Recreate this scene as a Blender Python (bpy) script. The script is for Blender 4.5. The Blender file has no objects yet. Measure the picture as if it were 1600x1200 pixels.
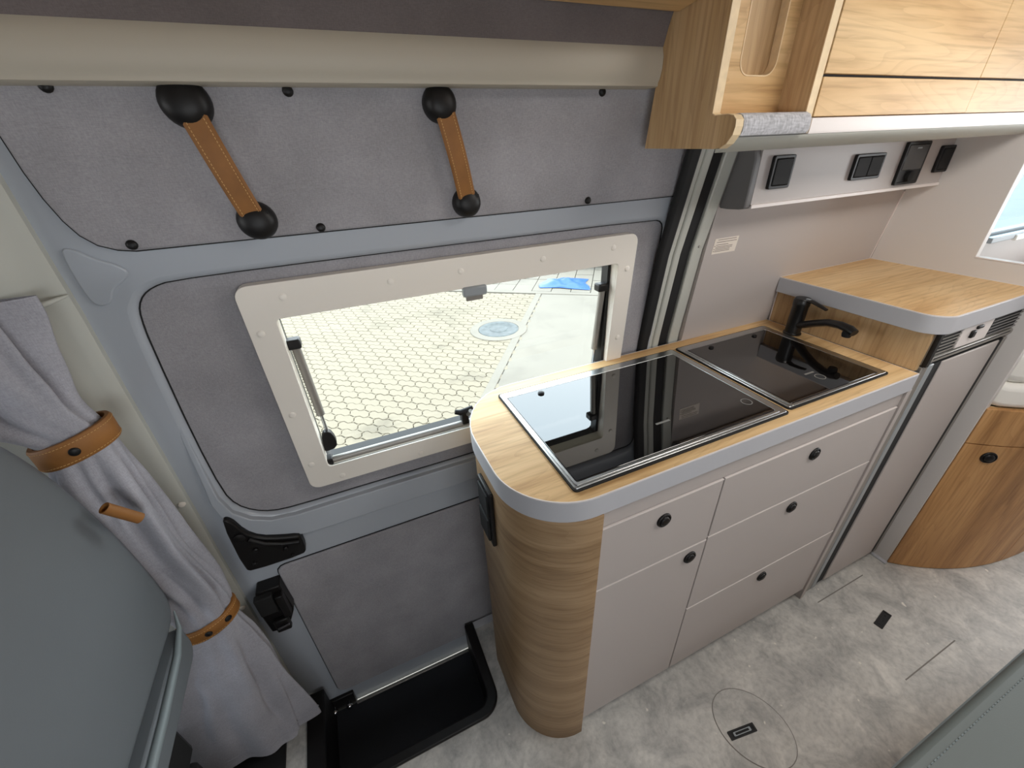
import bpy, bmesh, math, random
from mathutils import Matrix, Vector
from mathutils.geometry import delaunay_2d_cdt

random.seed(7)
SC = bpy.context.scene
COL = SC.collection
PI = math.pi

# ------------------------------------------------------------------ camera
R0 = ((0.9145641223545243, -0.4026206153163914, -0.038328921510382946),
      (-0.2327430201433558, -0.4464287760077523, -0.8640208530624535),
      (0.33076147399062095, 0.7991232621282344, -0.5019948797040477))
cam_d = bpy.data.cameras.new('camera')
cam_d.sensor_width = 36.0
cam_d.lens = 640.218 / 1600.0 * 36.0
cam_d.clip_start = 0.02
cam = bpy.data.objects.new('camera', cam_d)
COL.objects.link(cam)
mw = Matrix.Identity(4)
for i in range(3):
    mw[i][0] = R0[0][i]
    mw[i][1] = -R0[1][i]
    mw[i][2] = -R0[2][i]
mw[2][3] = 1.45
cam.matrix_world = mw
SC.camera = cam

# ------------------------------------------------------------------ exposure
SC.view_settings.view_transform = 'Standard'
SC.view_settings.look = 'None'
SC.view_settings.gamma = 1.0
SC.view_settings.use_curve_mapping = False
SC.view_settings.exposure = 0.30
SC.cycles.max_bounces = 8
SC.cycles.diffuse_bounces = 5
SC.cycles.sample_clamp_indirect = 6.0
SC.cycles.caustics_reflective = False
SC.cycles.caustics_refractive = False
SC.cycles.use_denoising = True

# ------------------------------------------------------------------ sky, sun, lamps
W = bpy.data.worlds.new('overcast_sky')
SC.world = W
W.use_nodes = True
nt = W.node_tree
bg = nt.nodes['Background']
tc = nt.nodes.new('ShaderNodeTexCoord')
sp = nt.nodes.new('ShaderNodeSeparateXYZ')
cr = nt.nodes.new('ShaderNodeValToRGB')
nt.links.new(tc.outputs['Generated'], sp.inputs[0])
nt.links.new(sp.outputs['Z'], cr.inputs[0])
cr.color_ramp.elements[0].position = 0.0
cr.color_ramp.elements[0].color = (0.93, 0.94, 0.95, 1)
cr.color_ramp.elements[1].position = 0.7
cr.color_ramp.elements[1].color = (0.70, 0.82, 0.93, 1)
nt.links.new(cr.outputs[0], bg.inputs[0])
bg.inputs['Strength'].default_value = 5.5

def lamp_sun(direction, strength, angle, color):
    d = bpy.data.lights.new('sun', 'SUN')
    d.energy = strength; d.angle = math.radians(angle); d.color = color
    o = bpy.data.objects.new('sun', d); COL.objects.link(o)
    o.rotation_euler = Vector(direction).to_track_quat('-Z', 'Y').to_euler()
    return o

def lamp_area(name, loc, direction, sx, sy, power, color):
    d = bpy.data.lights.new(name, 'AREA')
    d.shape = 'RECTANGLE'; d.size = sx; d.size_y = sy
    d.energy = power; d.color = color
    o = bpy.data.objects.new(name, d); COL.objects.link(o)
    o.location = loc
    o.rotation_euler = Vector(direction).to_track_quat('-Z', 'Y').to_euler()
    return o

lamp_sun((-0.45, 0.20, -0.87), 2.2, 12, (1.0, 0.95, 0.86))
lamp_area('rooflight', (1.15, -0.03, 1.86), (0.0, 0.05, -1), 0.6, 0.4, 7.5, (1.0, 0.95, 0.89))
lamp_area('side_fill', (0.0, -0.93, 1.20), (0.0, 1, -0.12), 1.0, 0.45, 6.5, (0.93, 0.97, 1.0))  # added fill lamp for the door side; the wall behind has no window
lamp_area('rear_daylight_fill', (3.3, -0.1, 1.3), (-1, 0.0, -0.10), 1.2, 0.7, 19, (0.95, 0.98, 1.0))  # added lamp standing in for rear daylight; the end wall is closed

# ------------------------------------------------------------------ helpers
def srgb(r, g, b):
    def f(c):
        c /= 255.0
        return c / 12.92 if c <= 0.04045 else ((c + 0.055) / 1.055) ** 2.4
    return (f(r), f(g), f(b), 1.0)

def mat(name, col, rough=0.5, metal=0.0, spec=0.5, bump=None, vary=None, coat=0.0, sheen=0.0, stain=None):
    """bump=(scale,strength,distance)  vary=(scale,amount)"""
    m = bpy.data.materials.new(name)
    m.use_nodes = True
    n = m.node_tree.nodes; l = m.node_tree.links
    p = n['Principled BSDF']
    p.inputs['Base Color'].default_value = col
    p.inputs['Roughness'].default_value = rough
    p.inputs['Metallic'].default_value = metal
    p.inputs['Specular IOR Level'].default_value = spec
    if coat:
        p.inputs['Coat Weight'].default_value = coat
        p.inputs['Coat Roughness'].default_value = 0.08
    if sheen:
        p.inputs['Sheen Weight'].default_value = sheen
    t = n.new('ShaderNodeTexCoord')
    if vary:
        nz = n.new('ShaderNodeTexNoise'); nz.inputs['Scale'].default_value = vary[0]
        nz.inputs['Detail'].default_value = 4
        l.new(t.outputs['Object'], nz.inputs['Vector'])
        r = n.new('ShaderNodeValToRGB')
        a = vary[1]
        r.color_ramp.elements[0].position = 0.3; r.color_ramp.elements[1].position = 0.7
        r.color_ramp.elements[0].color = (col[0] * (1 - a), col[1] * (1 - a), col[2] * (1 - a), 1)
        r.color_ramp.elements[1].color = (min(1, col[0] * (1 + a)), min(1, col[1] * (1 + a)), min(1, col[2] * (1 + a)), 1)
        l.new(nz.outputs['Fac'], r.inputs[0]); l.new(r.outputs[0], p.inputs['Base Color'])
    if stain:
        # oily patches that stay put in the yard
        g = n.new('ShaderNodeNewGeometry')
        ns = n.new('ShaderNodeTexNoise'); ns.inputs['Scale'].default_value = stain[0]
        ns.inputs['Detail'].default_value = 6; ns.inputs['Roughness'].default_value = 0.6
        l.new(g.outputs['Position'], ns.inputs['Vector'])
        rs = n.new('ShaderNodeValToRGB')
        rs.color_ramp.elements[0].position = 0.56; rs.color_ramp.elements[0].color = (1, 1, 1, 1)
        rs.color_ramp.elements[1].position = 0.76; rs.color_ramp.elements[1].color = (stain[1],) * 3 + (1,)
        l.new(ns.outputs['Fac'], rs.inputs[0])
        ms = n.new('ShaderNodeMixRGB'); ms.blend_type = 'MULTIPLY'; ms.inputs[0].default_value = 1
        src = p.inputs['Base Color'].links[0].from_socket if p.inputs['Base Color'].links else None
        if src: l.new(src, ms.inputs[1])
        else: ms.inputs[1].default_value = col
        l.new(rs.outputs[0], ms.inputs[2]); l.new(ms.outputs[0], p.inputs['Base Color'])
    if bump:
        nb = n.new('ShaderNodeTexNoise'); nb.inputs['Scale'].default_value = bump[0]
        nb.inputs['Detail'].default_value = 3
        l.new(t.outputs['Object'], nb.inputs['Vector'])
        b = n.new('ShaderNodeBump'); b.inputs['Strength'].default_value = bump[1]
        b.inputs['Distance'].default_value = bump[2]
        l.new(nb.outputs['Fac'], b.inputs['Height']); l.new(b.outputs['Normal'], p.inputs['Normal'])
    return m

def wood(name, axis, light=(228, 196, 148), mid=(217, 181, 130), dark=(192, 152, 102), rough=0.45):
    """oak decor, grain along axis ('x','y','z' or 'xy' for horizontal rings)"""
    m = bpy.data.materials.new(name); m.use_nodes = True
    n = m.node_tree.nodes; l = m.node_tree.links
    p = n['Principled BSDF']; p.inputs['Roughness'].default_value = rough
    p.inputs['Specular IOR Level'].default_value = 0.35
    t = n.new('ShaderNodeTexCoord')
    mp = n.new('ShaderNodeMapping')
    s = {'x': (1.1, 9, 9), 'y': (9, 1.1, 9), 'z': (9, 9, 1.1), 'xy': (1.6, 1.6, 12)}[axis]
    mp.inputs['Scale'].default_value = s
    l.new(t.outputs['Object'], mp.inputs['Vector'])
    # wide soft bands
    n1 = n.new('ShaderNodeTexNoise'); n1.inputs['Scale'].default_value = 1.5
    n1.inputs['Detail'].default_value = 5; n1.inputs['Distortion'].default_value = 0.7
    l.new(mp.outputs[0], n1.inputs['Vector'])
    # growth rings / cathedral lines
    n2 = n.new('ShaderNodeTexNoise'); n2.inputs['Scale'].default_value = 0.9
    n2.inputs['Detail'].default_value = 2; n2.inputs['Distortion'].default_value = 0.4
    l.new(mp.outputs[0], n2.inputs['Vector'])
    mul = n.new('ShaderNodeMath'); mul.operation = 'MULTIPLY'; mul.inputs[1].default_value = 24
    l.new(n2.outputs['Fac'], mul.inputs[0])
    fr = n.new('ShaderNodeMath'); fr.operation = 'FRACT'
    l.new(mul.outputs[0], fr.inputs[0])
    # fine fibres
    mp3 = n.new('ShaderNodeMapping')
    mp3.inputs['Scale'].default_value = tuple(v * 9 if v > 5 else v * 3 for v in s)
    l.new(t.outputs['Object'], mp3.inputs['Vector'])
    n3 = n.new('ShaderNodeTexNoise'); n3.inputs['Scale'].default_value = 1.6; n3.inputs['Detail'].default_value = 4
    l.new(mp3.outputs[0], n3.inputs['Vector'])
    r1 = n.new('ShaderNodeValToRGB')
    e = r1.color_ramp.elements
    e[0].position = 0.28; e[0].color = srgb(*dark)
    e[1].position = 0.68; e[1].color = srgb(*light)
    k = r1.color_ramp.elements.new(0.46); k.color = srgb(*mid)
    l.new(n1.outputs['Fac'], r1.inputs[0])
    r2 = n.new('ShaderNodeValToRGB')
    r2.color_ramp.elements[0].position = 0.0; r2.color_ramp.elements[0].color = (0.80, 0.76, 0.72, 1)
    r2.color_ramp.elements[1].position = 0.35; r2.color_ramp.elements[1].color = (1, 1, 1, 1)
    l.new(fr.outputs[0], r2.inputs[0])
    r3 = n.new('ShaderNodeValToRGB')
    r3.color_ramp.elements[0].position = 0.30; r3.color_ramp.elements[0].color = (0.72, 0.67, 0.62, 1)
    r3.color_ramp.elements[1].position = 0.52; r3.color_ramp.elements[1].color = (1, 1, 1, 1)
    l.new(n3.outputs['Fac'], r3.inputs[0])
    m1 = n.new('ShaderNodeMixRGB'); m1.blend_type = 'MULTIPLY'; m1.inputs[0].default_value = 0.45
    l.new(r1.outputs[0], m1.inputs[1]); l.new(r2.outputs[0], m1.inputs[2])
    m2 = n.new('ShaderNodeMixRGB'); m2.blend_type = 'MULTIPLY'; m2.inputs[0].default_value = 0.8
    l.new(m1.outputs[0], m2.inputs[1]); l.new(r3.outputs[0], m2.inputs[2])
    l.new(m2.outputs[0], p.inputs['Base Color'])
    b = n.new('ShaderNodeBump'); b.inputs['Strength'].default_value = 0.08; b.inputs['Distance'].default_value = 0.001
    l.new(n3.outputs['Fac'], b.inputs['Height']); l.new(b.outputs['Normal'], p.inputs['Normal'])
    return m

def fabric(name, col, scale=420, amount=0.16, rough=0.95, sheen=0.15, bumpd=0.0012):
    """woven melange cloth: fine two-way thread noise + soft mottling"""
    m = bpy.data.materials.new(name); m.use_nodes = True
    n = m.node_tree.nodes; l = m.node_tree.links
    p = n['Principled BSDF']; p.inputs['Roughness'].default_value = rough
    p.inputs['Specular IOR Level'].default_value = 0.15
    p.inputs['Sheen Weight'].default_value = sheen
    t = n.new('ShaderNodeTexCoord')
    outs = []
    for s in ((scale, scale, scale * 0.22), (scale * 0.22, scale * 0.22, scale)):
        mp = n.new('ShaderNodeMapping'); mp.inputs['Scale'].default_value = s
        l.new(t.outputs['Object'], mp.inputs['Vector'])
        z = n.new('ShaderNodeTexNoise'); z.inputs['Scale'].default_value = 1; z.inputs['Detail'].default_value = 2
        l.new(mp.outputs[0], z.inputs['Vector']); outs.append(z)
    ad = n.new('ShaderNodeMath'); ad.operation = 'ADD'
    l.new(outs[0].outputs['Fac'], ad.inputs[0]); l.new(outs[1].outputs['Fac'], ad.inputs[1])
    hf = n.new('ShaderNodeMath'); hf.operation = 'MULTIPLY'; hf.inputs[1].default_value = 0.5
    l.new(ad.outputs[0], hf.inputs[0])
    big = n.new('ShaderNodeTexNoise'); big.inputs['Scale'].default_value = 9; big.inputs['Detail'].default_value = 4
    l.new(t.outputs['Object'], big.inputs['Vector'])
    r = n.new('ShaderNodeValToRGB')
    a = amount
    r.color_ramp.elements[0].position = 0.34; r.color_ramp.elements[1].position = 0.66
    r.color_ramp.elements[0].color = (col[0] * (1 - a), col[1] * (1 - a), col[2] * (1 - a), 1)
    r.color_ramp.elements[1].color = (col[0] * (1 + a), col[1] * (1 + a), col[2] * (1 + a), 1)
    l.new(hf.outputs[0], r.inputs[0])
    r2 = n.new('ShaderNodeValToRGB')
    r2.color_ramp.elements[0].position = 0.35; r2.color_ramp.elements[0].color = (0.84, 0.84, 0.84, 1)
    r2.color_ramp.elements[1].position = 0.65; r2.color_ramp.elements[1].color = (1, 1, 1, 1)
    l.new(big.outputs['Fac'], r2.inputs[0])
    mx = n.new('ShaderNodeMixRGB'); mx.blend_type = 'MULTIPLY'; mx.inputs[0].default_value = 1
    l.new(r.outputs[0], mx.inputs[1]); l.new(r2.outputs[0], mx.inputs[2])
    l.new(mx.outputs[0], p.inputs['Base Color'])
    b = n.new('ShaderNodeBump'); b.inputs['Strength'].default_value = 0.5; b.inputs['Distance'].default_value = bumpd
    l.new(hf.outputs[0], b.inputs['Height']); l.new(b.outputs['Normal'], p.inputs['Normal'])
    return m

def glass_sheet(name, tint=(0.96, 0.98, 0.97, 1)):
    m = bpy.data.materials.new(name); m.use_nodes = True
    n = m.node_tree.nodes; l = m.node_tree.links
    for q in list(n):
        if q.type == 'BSDF_PRINCIPLED': n.remove(q)
    tr = n.new('ShaderNodeBsdfTransparent'); tr.inputs[0].default_value = tint
    gl = n.new('ShaderNodeBsdfGlossy'); gl.inputs['Roughness'].default_value = 0.01
    fz = n.new('ShaderNodeFresnel'); fz.inputs['IOR'].default_value = 1.3
    mx = n.new('ShaderNodeMixShader')
    gm = n.new('ShaderNodeNewGeometry')      # reflect on the entering face only, the sheet does not refract
    inv = n.new('ShaderNodeMath'); inv.operation = 'SUBTRACT'; inv.inputs[0].default_value = 1.0
    l.new(gm.outputs['Backfacing'], inv.inputs[1])
    ml = n.new('ShaderNodeMath'); ml.operation = 'MULTIPLY'
    l.new(fz.outputs[0], ml.inputs[0]); l.new(inv.outputs[0], ml.inputs[1])
    l.new(ml.outputs[0], mx.inputs[0]); l.new(tr.outputs[0], mx.inputs[1]); l.new(gl.outputs[0], mx.inputs[2])
    l.new(mx.outputs[0], n['Material Output'].inputs['Surface'])
    return m

def obj(name, bm, m, parent=None, bevel=0.0, seg=2, smooth=True, ang=40):
    """links a bmesh given in world coordinates as one mesh object; verts are shifted into its thing's frame"""
    off = Vector((0, 0, 0))
    p = parent
    while p is not None:
        off += p.location; p = p.parent
    bmesh.ops.recalc_face_normals(bm, faces=bm.faces[:])
    me = bpy.data.meshes.new(name)
    if off.length > 0:
        bmesh.ops.translate(bm, vec=-off, verts=bm.verts[:])
    bm.to_mesh(me); bm.free()
    me.materials.append(m)
    o = bpy.data.objects.new(name, me); COL.objects.link(o)
    if parent is not None: o.parent = parent
    if smooth:
        for f in me.polygons: f.use_smooth = True
        me.set_sharp_from_angle(angle=math.radians(ang))
    if bevel:
        b = o.modifiers.new('edge', 'BEVEL'); b.width = bevel; b.segments = seg
        b.limit_method = 'ANGLE'; b.angle_limit = math.radians(40); b.harden_normals = False
    return o

def thing(name, label, cat, loc=(0, 0, 0), group=None, kind=None):
    o = bpy.data.objects.new(name, None); COL.objects.link(o)
    o.location = loc; o.empty_display_size = 0.05
    o['label'] = label; o['category'] = cat
    if group: o['group'] = group
    if kind: o['kind'] = kind
    return o

def tag(o, label, cat, group=None, kind=None):
    o['label'] = label; o['category'] = cat
    if group: o['group'] = group
    if kind: o['kind'] = kind
    return o

def box(bm, x0, y0, z0, x1, y1, z1):
    v = [bm.verts.new(c) for c in ((x0, y0, z0), (x1, y0, z0), (x1, y1, z0), (x0, y1, z0), (x0, y0, z1), (x1, y0, z1), (x1, y1, z1), (x0, y1, z1))]
    for f in ((0, 3, 2, 1), (4, 5, 6, 7), (0, 1, 5, 4), (1, 2, 6, 5), (2, 3, 7, 6), (3, 0, 4, 7)):
        bm.faces.new([v[i] for i in f])
    return bm

def BX(*a): return box(bmesh.new(), *a)

def prism(bm, pts, a, b, axis='z'):
    """polygon pts extruded along axis from a to b. axis z: pts=(x,y); y: pts=(x,z); x: pts=(y,z)"""
    def c(p, h):
        if axis == 'z': return (p[0], p[1], h)
        if axis == 'y': return (p[0], h, p[1])
        return (h, p[0], p[1])
    A = [bm.verts.new(c(p, a)) for p in pts]; B = [bm.verts.new(c(p, b)) for p in pts]
    bm.faces.new(A); bm.faces.new(B[::-1])
    n = len(pts)
    for i in range(n):
        bm.faces.new((A[i], B[i], B[(i + 1) % n], A[(i + 1) % n]))
    return bm

def PR(*a, **k): return prism(bmesh.new(), *a, **k)

def arc(cx, cy, r, a0, a1, n):
    return [(cx + r * math.cos(math.radians(a0 + (a1 - a0) * i / n)), cy + r * math.sin(math.radians(a0 + (a1 - a0) * i / n))) for i in range(n + 1)]

def rrect(x0, y0, x1, y1, r, n=6):
    """r may be one radius or four (x0y0, x1y0, x1y1, x0y1)"""
    if not isinstance(r, (tuple, list)): r = (r,) * 4
    P = []
    for (cx, cy, a0, q) in ((x0 + r[0], y0 + r[0], 180, r[0]), (x1 - r[1], y0 + r[1], 270, r[1]), (x1 - r[2], y1 - r[2], 0, r[2]), (x0 + r[3], y1 - r[3], 90, r[3])):
        if q <= 1e-6: P.append((cx, cy))
        else: P += arc(cx, cy, q, a0, a0 + 90, n)
    return P

def ring(bm, outer, inner, a, b, axis='z'):
    """frame between two loops with the same number of points"""
    def c(p, h):
        if axis == 'z': return (p[0], p[1], h)
        if axis == 'y': return (p[0], h, p[1])
        return (h, p[0], p[1])
    L = [[bm.verts.new(c(p, h)) for p in s] for s, h in ((outer, a), (outer, b), (inner, b), (inner, a))]
    n = len(outer)
    for k in range(4):
        A, B = L[k], L[(k + 1) % 4]
        for i in range(n):
            bm.faces.new((A[i], A[(i + 1) % n], B[(i + 1) % n], B[i]))
    return bm

def tube(bm, pts, r, n=10, caps=True, flat=1.0, up=None):
    """round tube along pts; r number or list"""
    pts = [Vector(p) for p in pts]
    rs = r if isinstance(r, (list, tuple)) else [r] * len(pts)
    loops = []
    prev = None
    for i, p in enumerate(pts):
        if i == 0: d = pts[1] - pts[0]
        elif i == len(pts) - 1: d = pts[-1] - pts[-2]
        else: d = (pts[i + 1] - pts[i]).normalized() + (pts[i] - pts[i - 1]).normalized()
        d.normalize()
        if prev is None:
            u = Vector(up) if up else (Vector((0, 0, 1)) if abs(d.z) < 0.9 else Vector((1, 0, 0)))
        else: u = prev
        s = d.cross(u).normalized(); u = s.cross(d).normalized(); prev = u
        loops.append([bm.verts.new(p + (s * math.cos(2 * PI * k / n) + u * math.sin(2 * PI * k / n) * flat) * rs[i]) for k in range(n)])
    for A, B in zip(loops, loops[1:]):
        for k in range(n):
            bm.faces.new((A[k], A[(k + 1) % n], B[(k + 1) % n], B[k]))
    if caps:
        bm.faces.new(loops[0][::-1]); bm.faces.new(loops[-1])
    return bm

def TB(*a, **k): return tube(bmesh.new(), *a, **k)

def lathe(bm, prof, c, axis=(0, 0, 1), n=20):
    """prof: list of (radius, height) along axis from point c"""
    ax = Vector(axis).normalized(); c = Vector(c)
    u = Vector((0, 0, 1)) if abs(ax.z) < 0.9 else Vector((1, 0, 0))
    s = ax.cross(u).normalized(); u = s.cross(ax)
    L = []
    for r, h in prof:
        r = max(r, 1e-5)
        L.append([bm.verts.new(c + ax * h + (s * math.cos(2 * PI * k / n) + u * math.sin(2 * PI * k / n)) * r) for k in range(n)])
    for A, B in zip(L, L[1:]):
        for k in range(n):
            bm.faces.new((A[k], A[(k + 1) % n], B[(k + 1) % n], B[k]))
    bm.faces.new(L[0][::-1]); bm.faces.new(L[-1])
    return bm

def LT(*a, **k): return lathe(bmesh.new(), *a, **k)

def interp(z, zs, ys):
    if z <= zs[0]: return ys[0]
    for a, b, c, d in zip(zs, zs[1:], ys, ys[1:]):
        if z <= b: return c + (d - c) * (z - a) / (b - a)
    return ys[-1]

def door_y(z): return interp(z, [-1, .765, 1.25, 1.34, 1.55, 1.7], [.85, .85, .822, .81, .785, .765])
def wall_y(z): return interp(z, [-1, .925, 1.07, 1.28, 1.43, 1.6, 1.9], [.835, .835, .823, .80, .785, .76, .66])
def post_y(z): return interp(z, [-1, .905, 1.19, 1.43, 1.6], [.85, .85, .818, .767, .74])

def smooth_loop(pts, it=2):
    for _ in range(it):
        q = []
        n = len(pts)
        for i in range(n):
            a, b = pts[i], pts[(i + 1) % n]
            q.append((a[0] * .75 + b[0] * .25, a[1] * .75 + b[1] * .25))
            q.append((a[0] * .25 + b[0] * .75, a[1] * .25 + b[1] * .75))
        pts = q
    return pts

def inside(p, poly):
    c = False
    n = len(poly)
    for i in range(n):
        (x1, y1), (x2, y2) = poly[i], poly[(i + 1) % n]
        if (y1 > p[1]) != (y2 > p[1]) and p[0] < (x2 - x1) * (p[1] - y1) / (y2 - y1) + x1: c = not c
    return c

def sheet(outline, off, thick, yf=door_y, holes=(), step=0.07):
    """curved board whose outline is given in (x, z) on the leaning side wall; front at yf(z)-off, thick towards outside"""
    def dense(loop):
        out = []
        for i, a in enumerate(loop):
            b = loop[(i + 1) % len(loop)]
            k = max(1, int(abs(b[1] - a[1]) / step))
            out += [(a[0] + (b[0] - a[0]) * q / k, a[1] + (b[1] - a[1]) * q / k) for q in range(k)]
        return out
    outline = dense(outline); holes = [dense(h) for h in holes]
    vs, es = [], []
    for loop in [outline] + list(holes):
        s = len(vs)
        vs += [Vector(p) for p in loop]
        es += [(s + i, s + (i + 1) % len(loop)) for i in range(len(loop))]
    xs = [p[0] for p in outline]; zs = [p[1] for p in outline]
    nz = max(1, int((max(zs) - min(zs)) / step)); nx = max(1, int((max(xs) - min(xs)) / 0.2))
    for i in range(1, nx):
        for j in range(1, nz):
            p = (min(xs) + (max(xs) - min(xs)) * i / nx, min(zs) + (max(zs) - min(zs)) * j / nz)
            if inside(p, outline) and not any(inside(p, h) for h in holes): vs.append(Vector(p))
    V, E_, F, _, _, _ = delaunay_2d_cdt(vs, es, [], 0, 1e-5)
    keep = []
    for f in F:
        c = (sum(V[i].x for i in f) / len(f), sum(V[i].y for i in f) / len(f))
        if inside(c, outline) and not any(inside(c, h) for h in holes): keep.append(f)
    F = keep
    bm = bmesh.new()
    A = [bm.verts.new((p.x, yf(p.y) - off, p.y)) for p in V]
    B = [bm.verts.new((p.x, yf(p.y) - off + thick, p.y)) for p in V]
    cnt = {}
    for f in F:
        bm.faces.new([A[i] for i in f]); bm.faces.new([B[i] for i in reversed(f)])
        for i in range(len(f)):
            e = (f[i], f[(i + 1) % len(f)])
            k = tuple(sorted(e)); cnt[k] = cnt.get(k, 0) + 1
    for (i, j), c in cnt.items():
        if c == 1: bm.faces.new((A[i], A[j], B[j], B[i]))
    loose = [v for v in bm.verts if not v.link_faces]
    bmesh.ops.delete(bm, geom=loose, context='VERTS')
    bmesh.ops.dissolve_limit(bm, angle_limit=0.004, verts=bm.verts[:], edges=bm.edges[:])
    return bm

def inset_loop(loop, d):
    """offset a counter-clockwise or clockwise loop inwards by d (simple mitre)"""
    n = len(loop)
    area = sum(loop[i][0] * loop[(i + 1) % n][1] - loop[(i + 1) % n][0] * loop[i][1] for i in range(n))
    sg = 1 if area > 0 else -1
    out = []
    for i in range(n):
        a, b, c = Vector(loop[i - 1]), Vector(loop[i]), Vector(loop[(i + 1) % n])
        e1, e2 = (b - a), (c - b)
        if e1.length < 1e-7: e1 = e2
        if e2.length < 1e-7: e2 = e1
        e1.normalize(); e2.normalize()
        n1 = Vector((-e1.y, e1.x)) * sg; n2 = Vector((-e2.y, e2.x)) * sg
        m = n1 + n2
        if m.length < 1e-6: m = n1
        m.normalize()
        k = d / max(0.5, m.dot(n1))
        out.append((b.x + m.x * k, b.y + m.y * k))
    return out

# ------------------------------------------------------------------ materials
M_LAMINATE = mat('light_grey_laminate', srgb(182, 174, 170), 0.42, spec=0.4, bump=(900, 0.05, 0.0004))
M_PARTITION_LIT = mat('daylit_partition_laminate', srgb(212, 208, 205), 0.42, spec=0.4)  # grey laminate lightened: daylight on the partition is put into its colour
M_EDGE = mat('grey_edge_band', srgb(186, 187, 192), 0.4)
M_PALE_EDGE = mat('pale_plywood_edge', srgb(232, 208, 168), 0.5, vary=(60, 0.08))
M_WOOD_X = wood('oak_grain_lengthwise', 'x')
M_WOOD_Z = wood('oak_grain_upright', 'z', light=(206, 176, 136), mid=(190, 158, 116), dark=(158, 126, 88))
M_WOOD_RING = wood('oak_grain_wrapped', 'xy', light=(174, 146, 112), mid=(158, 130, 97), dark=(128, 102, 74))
M_WOOD_BED = wood('oak_grain_bed_front', 'z', light=(206, 160, 108), mid=(190, 144, 94), dark=(158, 116, 74))
M_FAB_DOOR = fabric('grey_melange_cloth', srgb(163, 161, 165), scale=800, amount=0.13)
M_FAB_HEAD = fabric('headliner_cloth', srgb(116, 108, 107), scale=800, amount=0.10)
M_FAB_CURT = fabric('curtain_cloth', srgb(170, 170, 178), scale=700, amount=0.12, sheen=0.2)
M_FAB_LIP = fabric('pale_grey_tweed', srgb(186, 186, 190), scale=300, amount=0.3)
M_PAINT = mat('blue_grey_van_paint', srgb(172, 178, 186), 0.28, spec=0.5, coat=0.3)
M_CREAM = mat('cream_moulded_plastic', srgb(188, 189, 181), 0.5, bump=(500, 0.08, 0.0004))
M_RAIL = mat('cream_rail_cover', srgb(184, 177, 162), 0.5)
M_WINFRAME = mat('warm_grey_window_plastic', srgb(240, 234, 224), 0.38)
M_BLACK = mat('black_plastic', srgb(17, 15, 15), 0.45, spec=0.35)
M_BLACKMATT = mat('matt_black_rubber', srgb(17, 17, 18), 0.75)
M_STEP = mat('black_step_mat', srgb(26, 28, 34), 0.7, bump=(300, 0.3, 0.001))
M_GLASSBLK = mat('black_glass', srgb(8, 7, 7), 0.02)
M_GLASSBLK.node_tree.nodes['Principled BSDF'].inputs['IOR'].default_value = 2.05
M_STEEL = mat('brushed_steel', srgb(196, 198, 198), 0.28, metal=1.0, bump=(250, 0.05, 0.0003))
M_CHROME = mat('polished_bolt_steel', srgb(210, 210, 212), 0.15, metal=1.0)
M_ALU = mat('grey_aluminium_profile', srgb(150, 146, 140), 0.4, metal=0.5)
M_FAUCET = mat('matt_black_tap_coating', srgb(20, 19, 19), 0.35, spec=0.5)
M_LEATHER = mat('tan_leather', srgb(142, 94, 42), 0.6, bump=(350, 0.15, 0.0006), vary=(30, 0.15))
M_STITCH = mat('cream_stitching', srgb(205, 165, 105), 0.8)
M_SEAT = mat('dark_grey_seat_leather', srgb(104, 109, 113), 0.55, bump=(420, 0.2, 0.0006), vary=(5, 0.04))
M_SEATPIPE = mat('grey_seat_piping', srgb(128, 138, 140), 0.45)
M_BENCH = mat('grey_green_bench_leather', srgb(98, 106, 104), 0.5, bump=(420, 0.2, 0.0006))
M_PAPER = mat('white_label_paper', srgb(226, 216, 204), 0.7)
M_INK = mat('grey_print_ink', srgb(120, 106, 98), 0.8)
M_MATTRESS = mat('white_bed_linen', srgb(238, 236, 230), 0.9, bump=(60, 0.15, 0.002))
M_DARKGREY = mat('dark_grey_laminate', srgb(110, 108, 108), 0.45)
M_DISPLAY = mat('grey_display_glass', srgb(52, 52, 54), 0.12, spec=0.6)
M_PANE = glass_sheet('clear_acrylic_pane')
M_PANE2 = glass_sheet('blue_tinted_acrylic_pane', (0.82, 0.95, 1.0, 1))
M_SILVER = mat('silver_grey_plastic', srgb(150, 156, 160), 0.35)
M_PAVER = mat('pale_concrete_paver', srgb(117, 108, 92), 0.9, vary=(2.2, 0.06), bump=(90, 0.2, 0.002), stain=(1.1, 0.45))
M_JOINT = mat('sandy_joint', srgb(44, 41, 37), 0.95)
M_SLAB = mat('cast_concrete', srgb(111, 105, 95), 0.9, vary=(1.6, 0.06), bump=(60, 0.2, 0.002), stain=(0.9, 0.7))
M_IRON = mat('grey_iron_and_concrete', srgb(76, 80, 80), 0.7, vary=(14, 0.25))
M_TARP = mat('blue_tarpaulin', srgb(36, 78, 140), 0.45)
M_CARWHITE = mat('white_car_paint', srgb(112, 114, 118), 0.3, coat=0.4)

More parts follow.
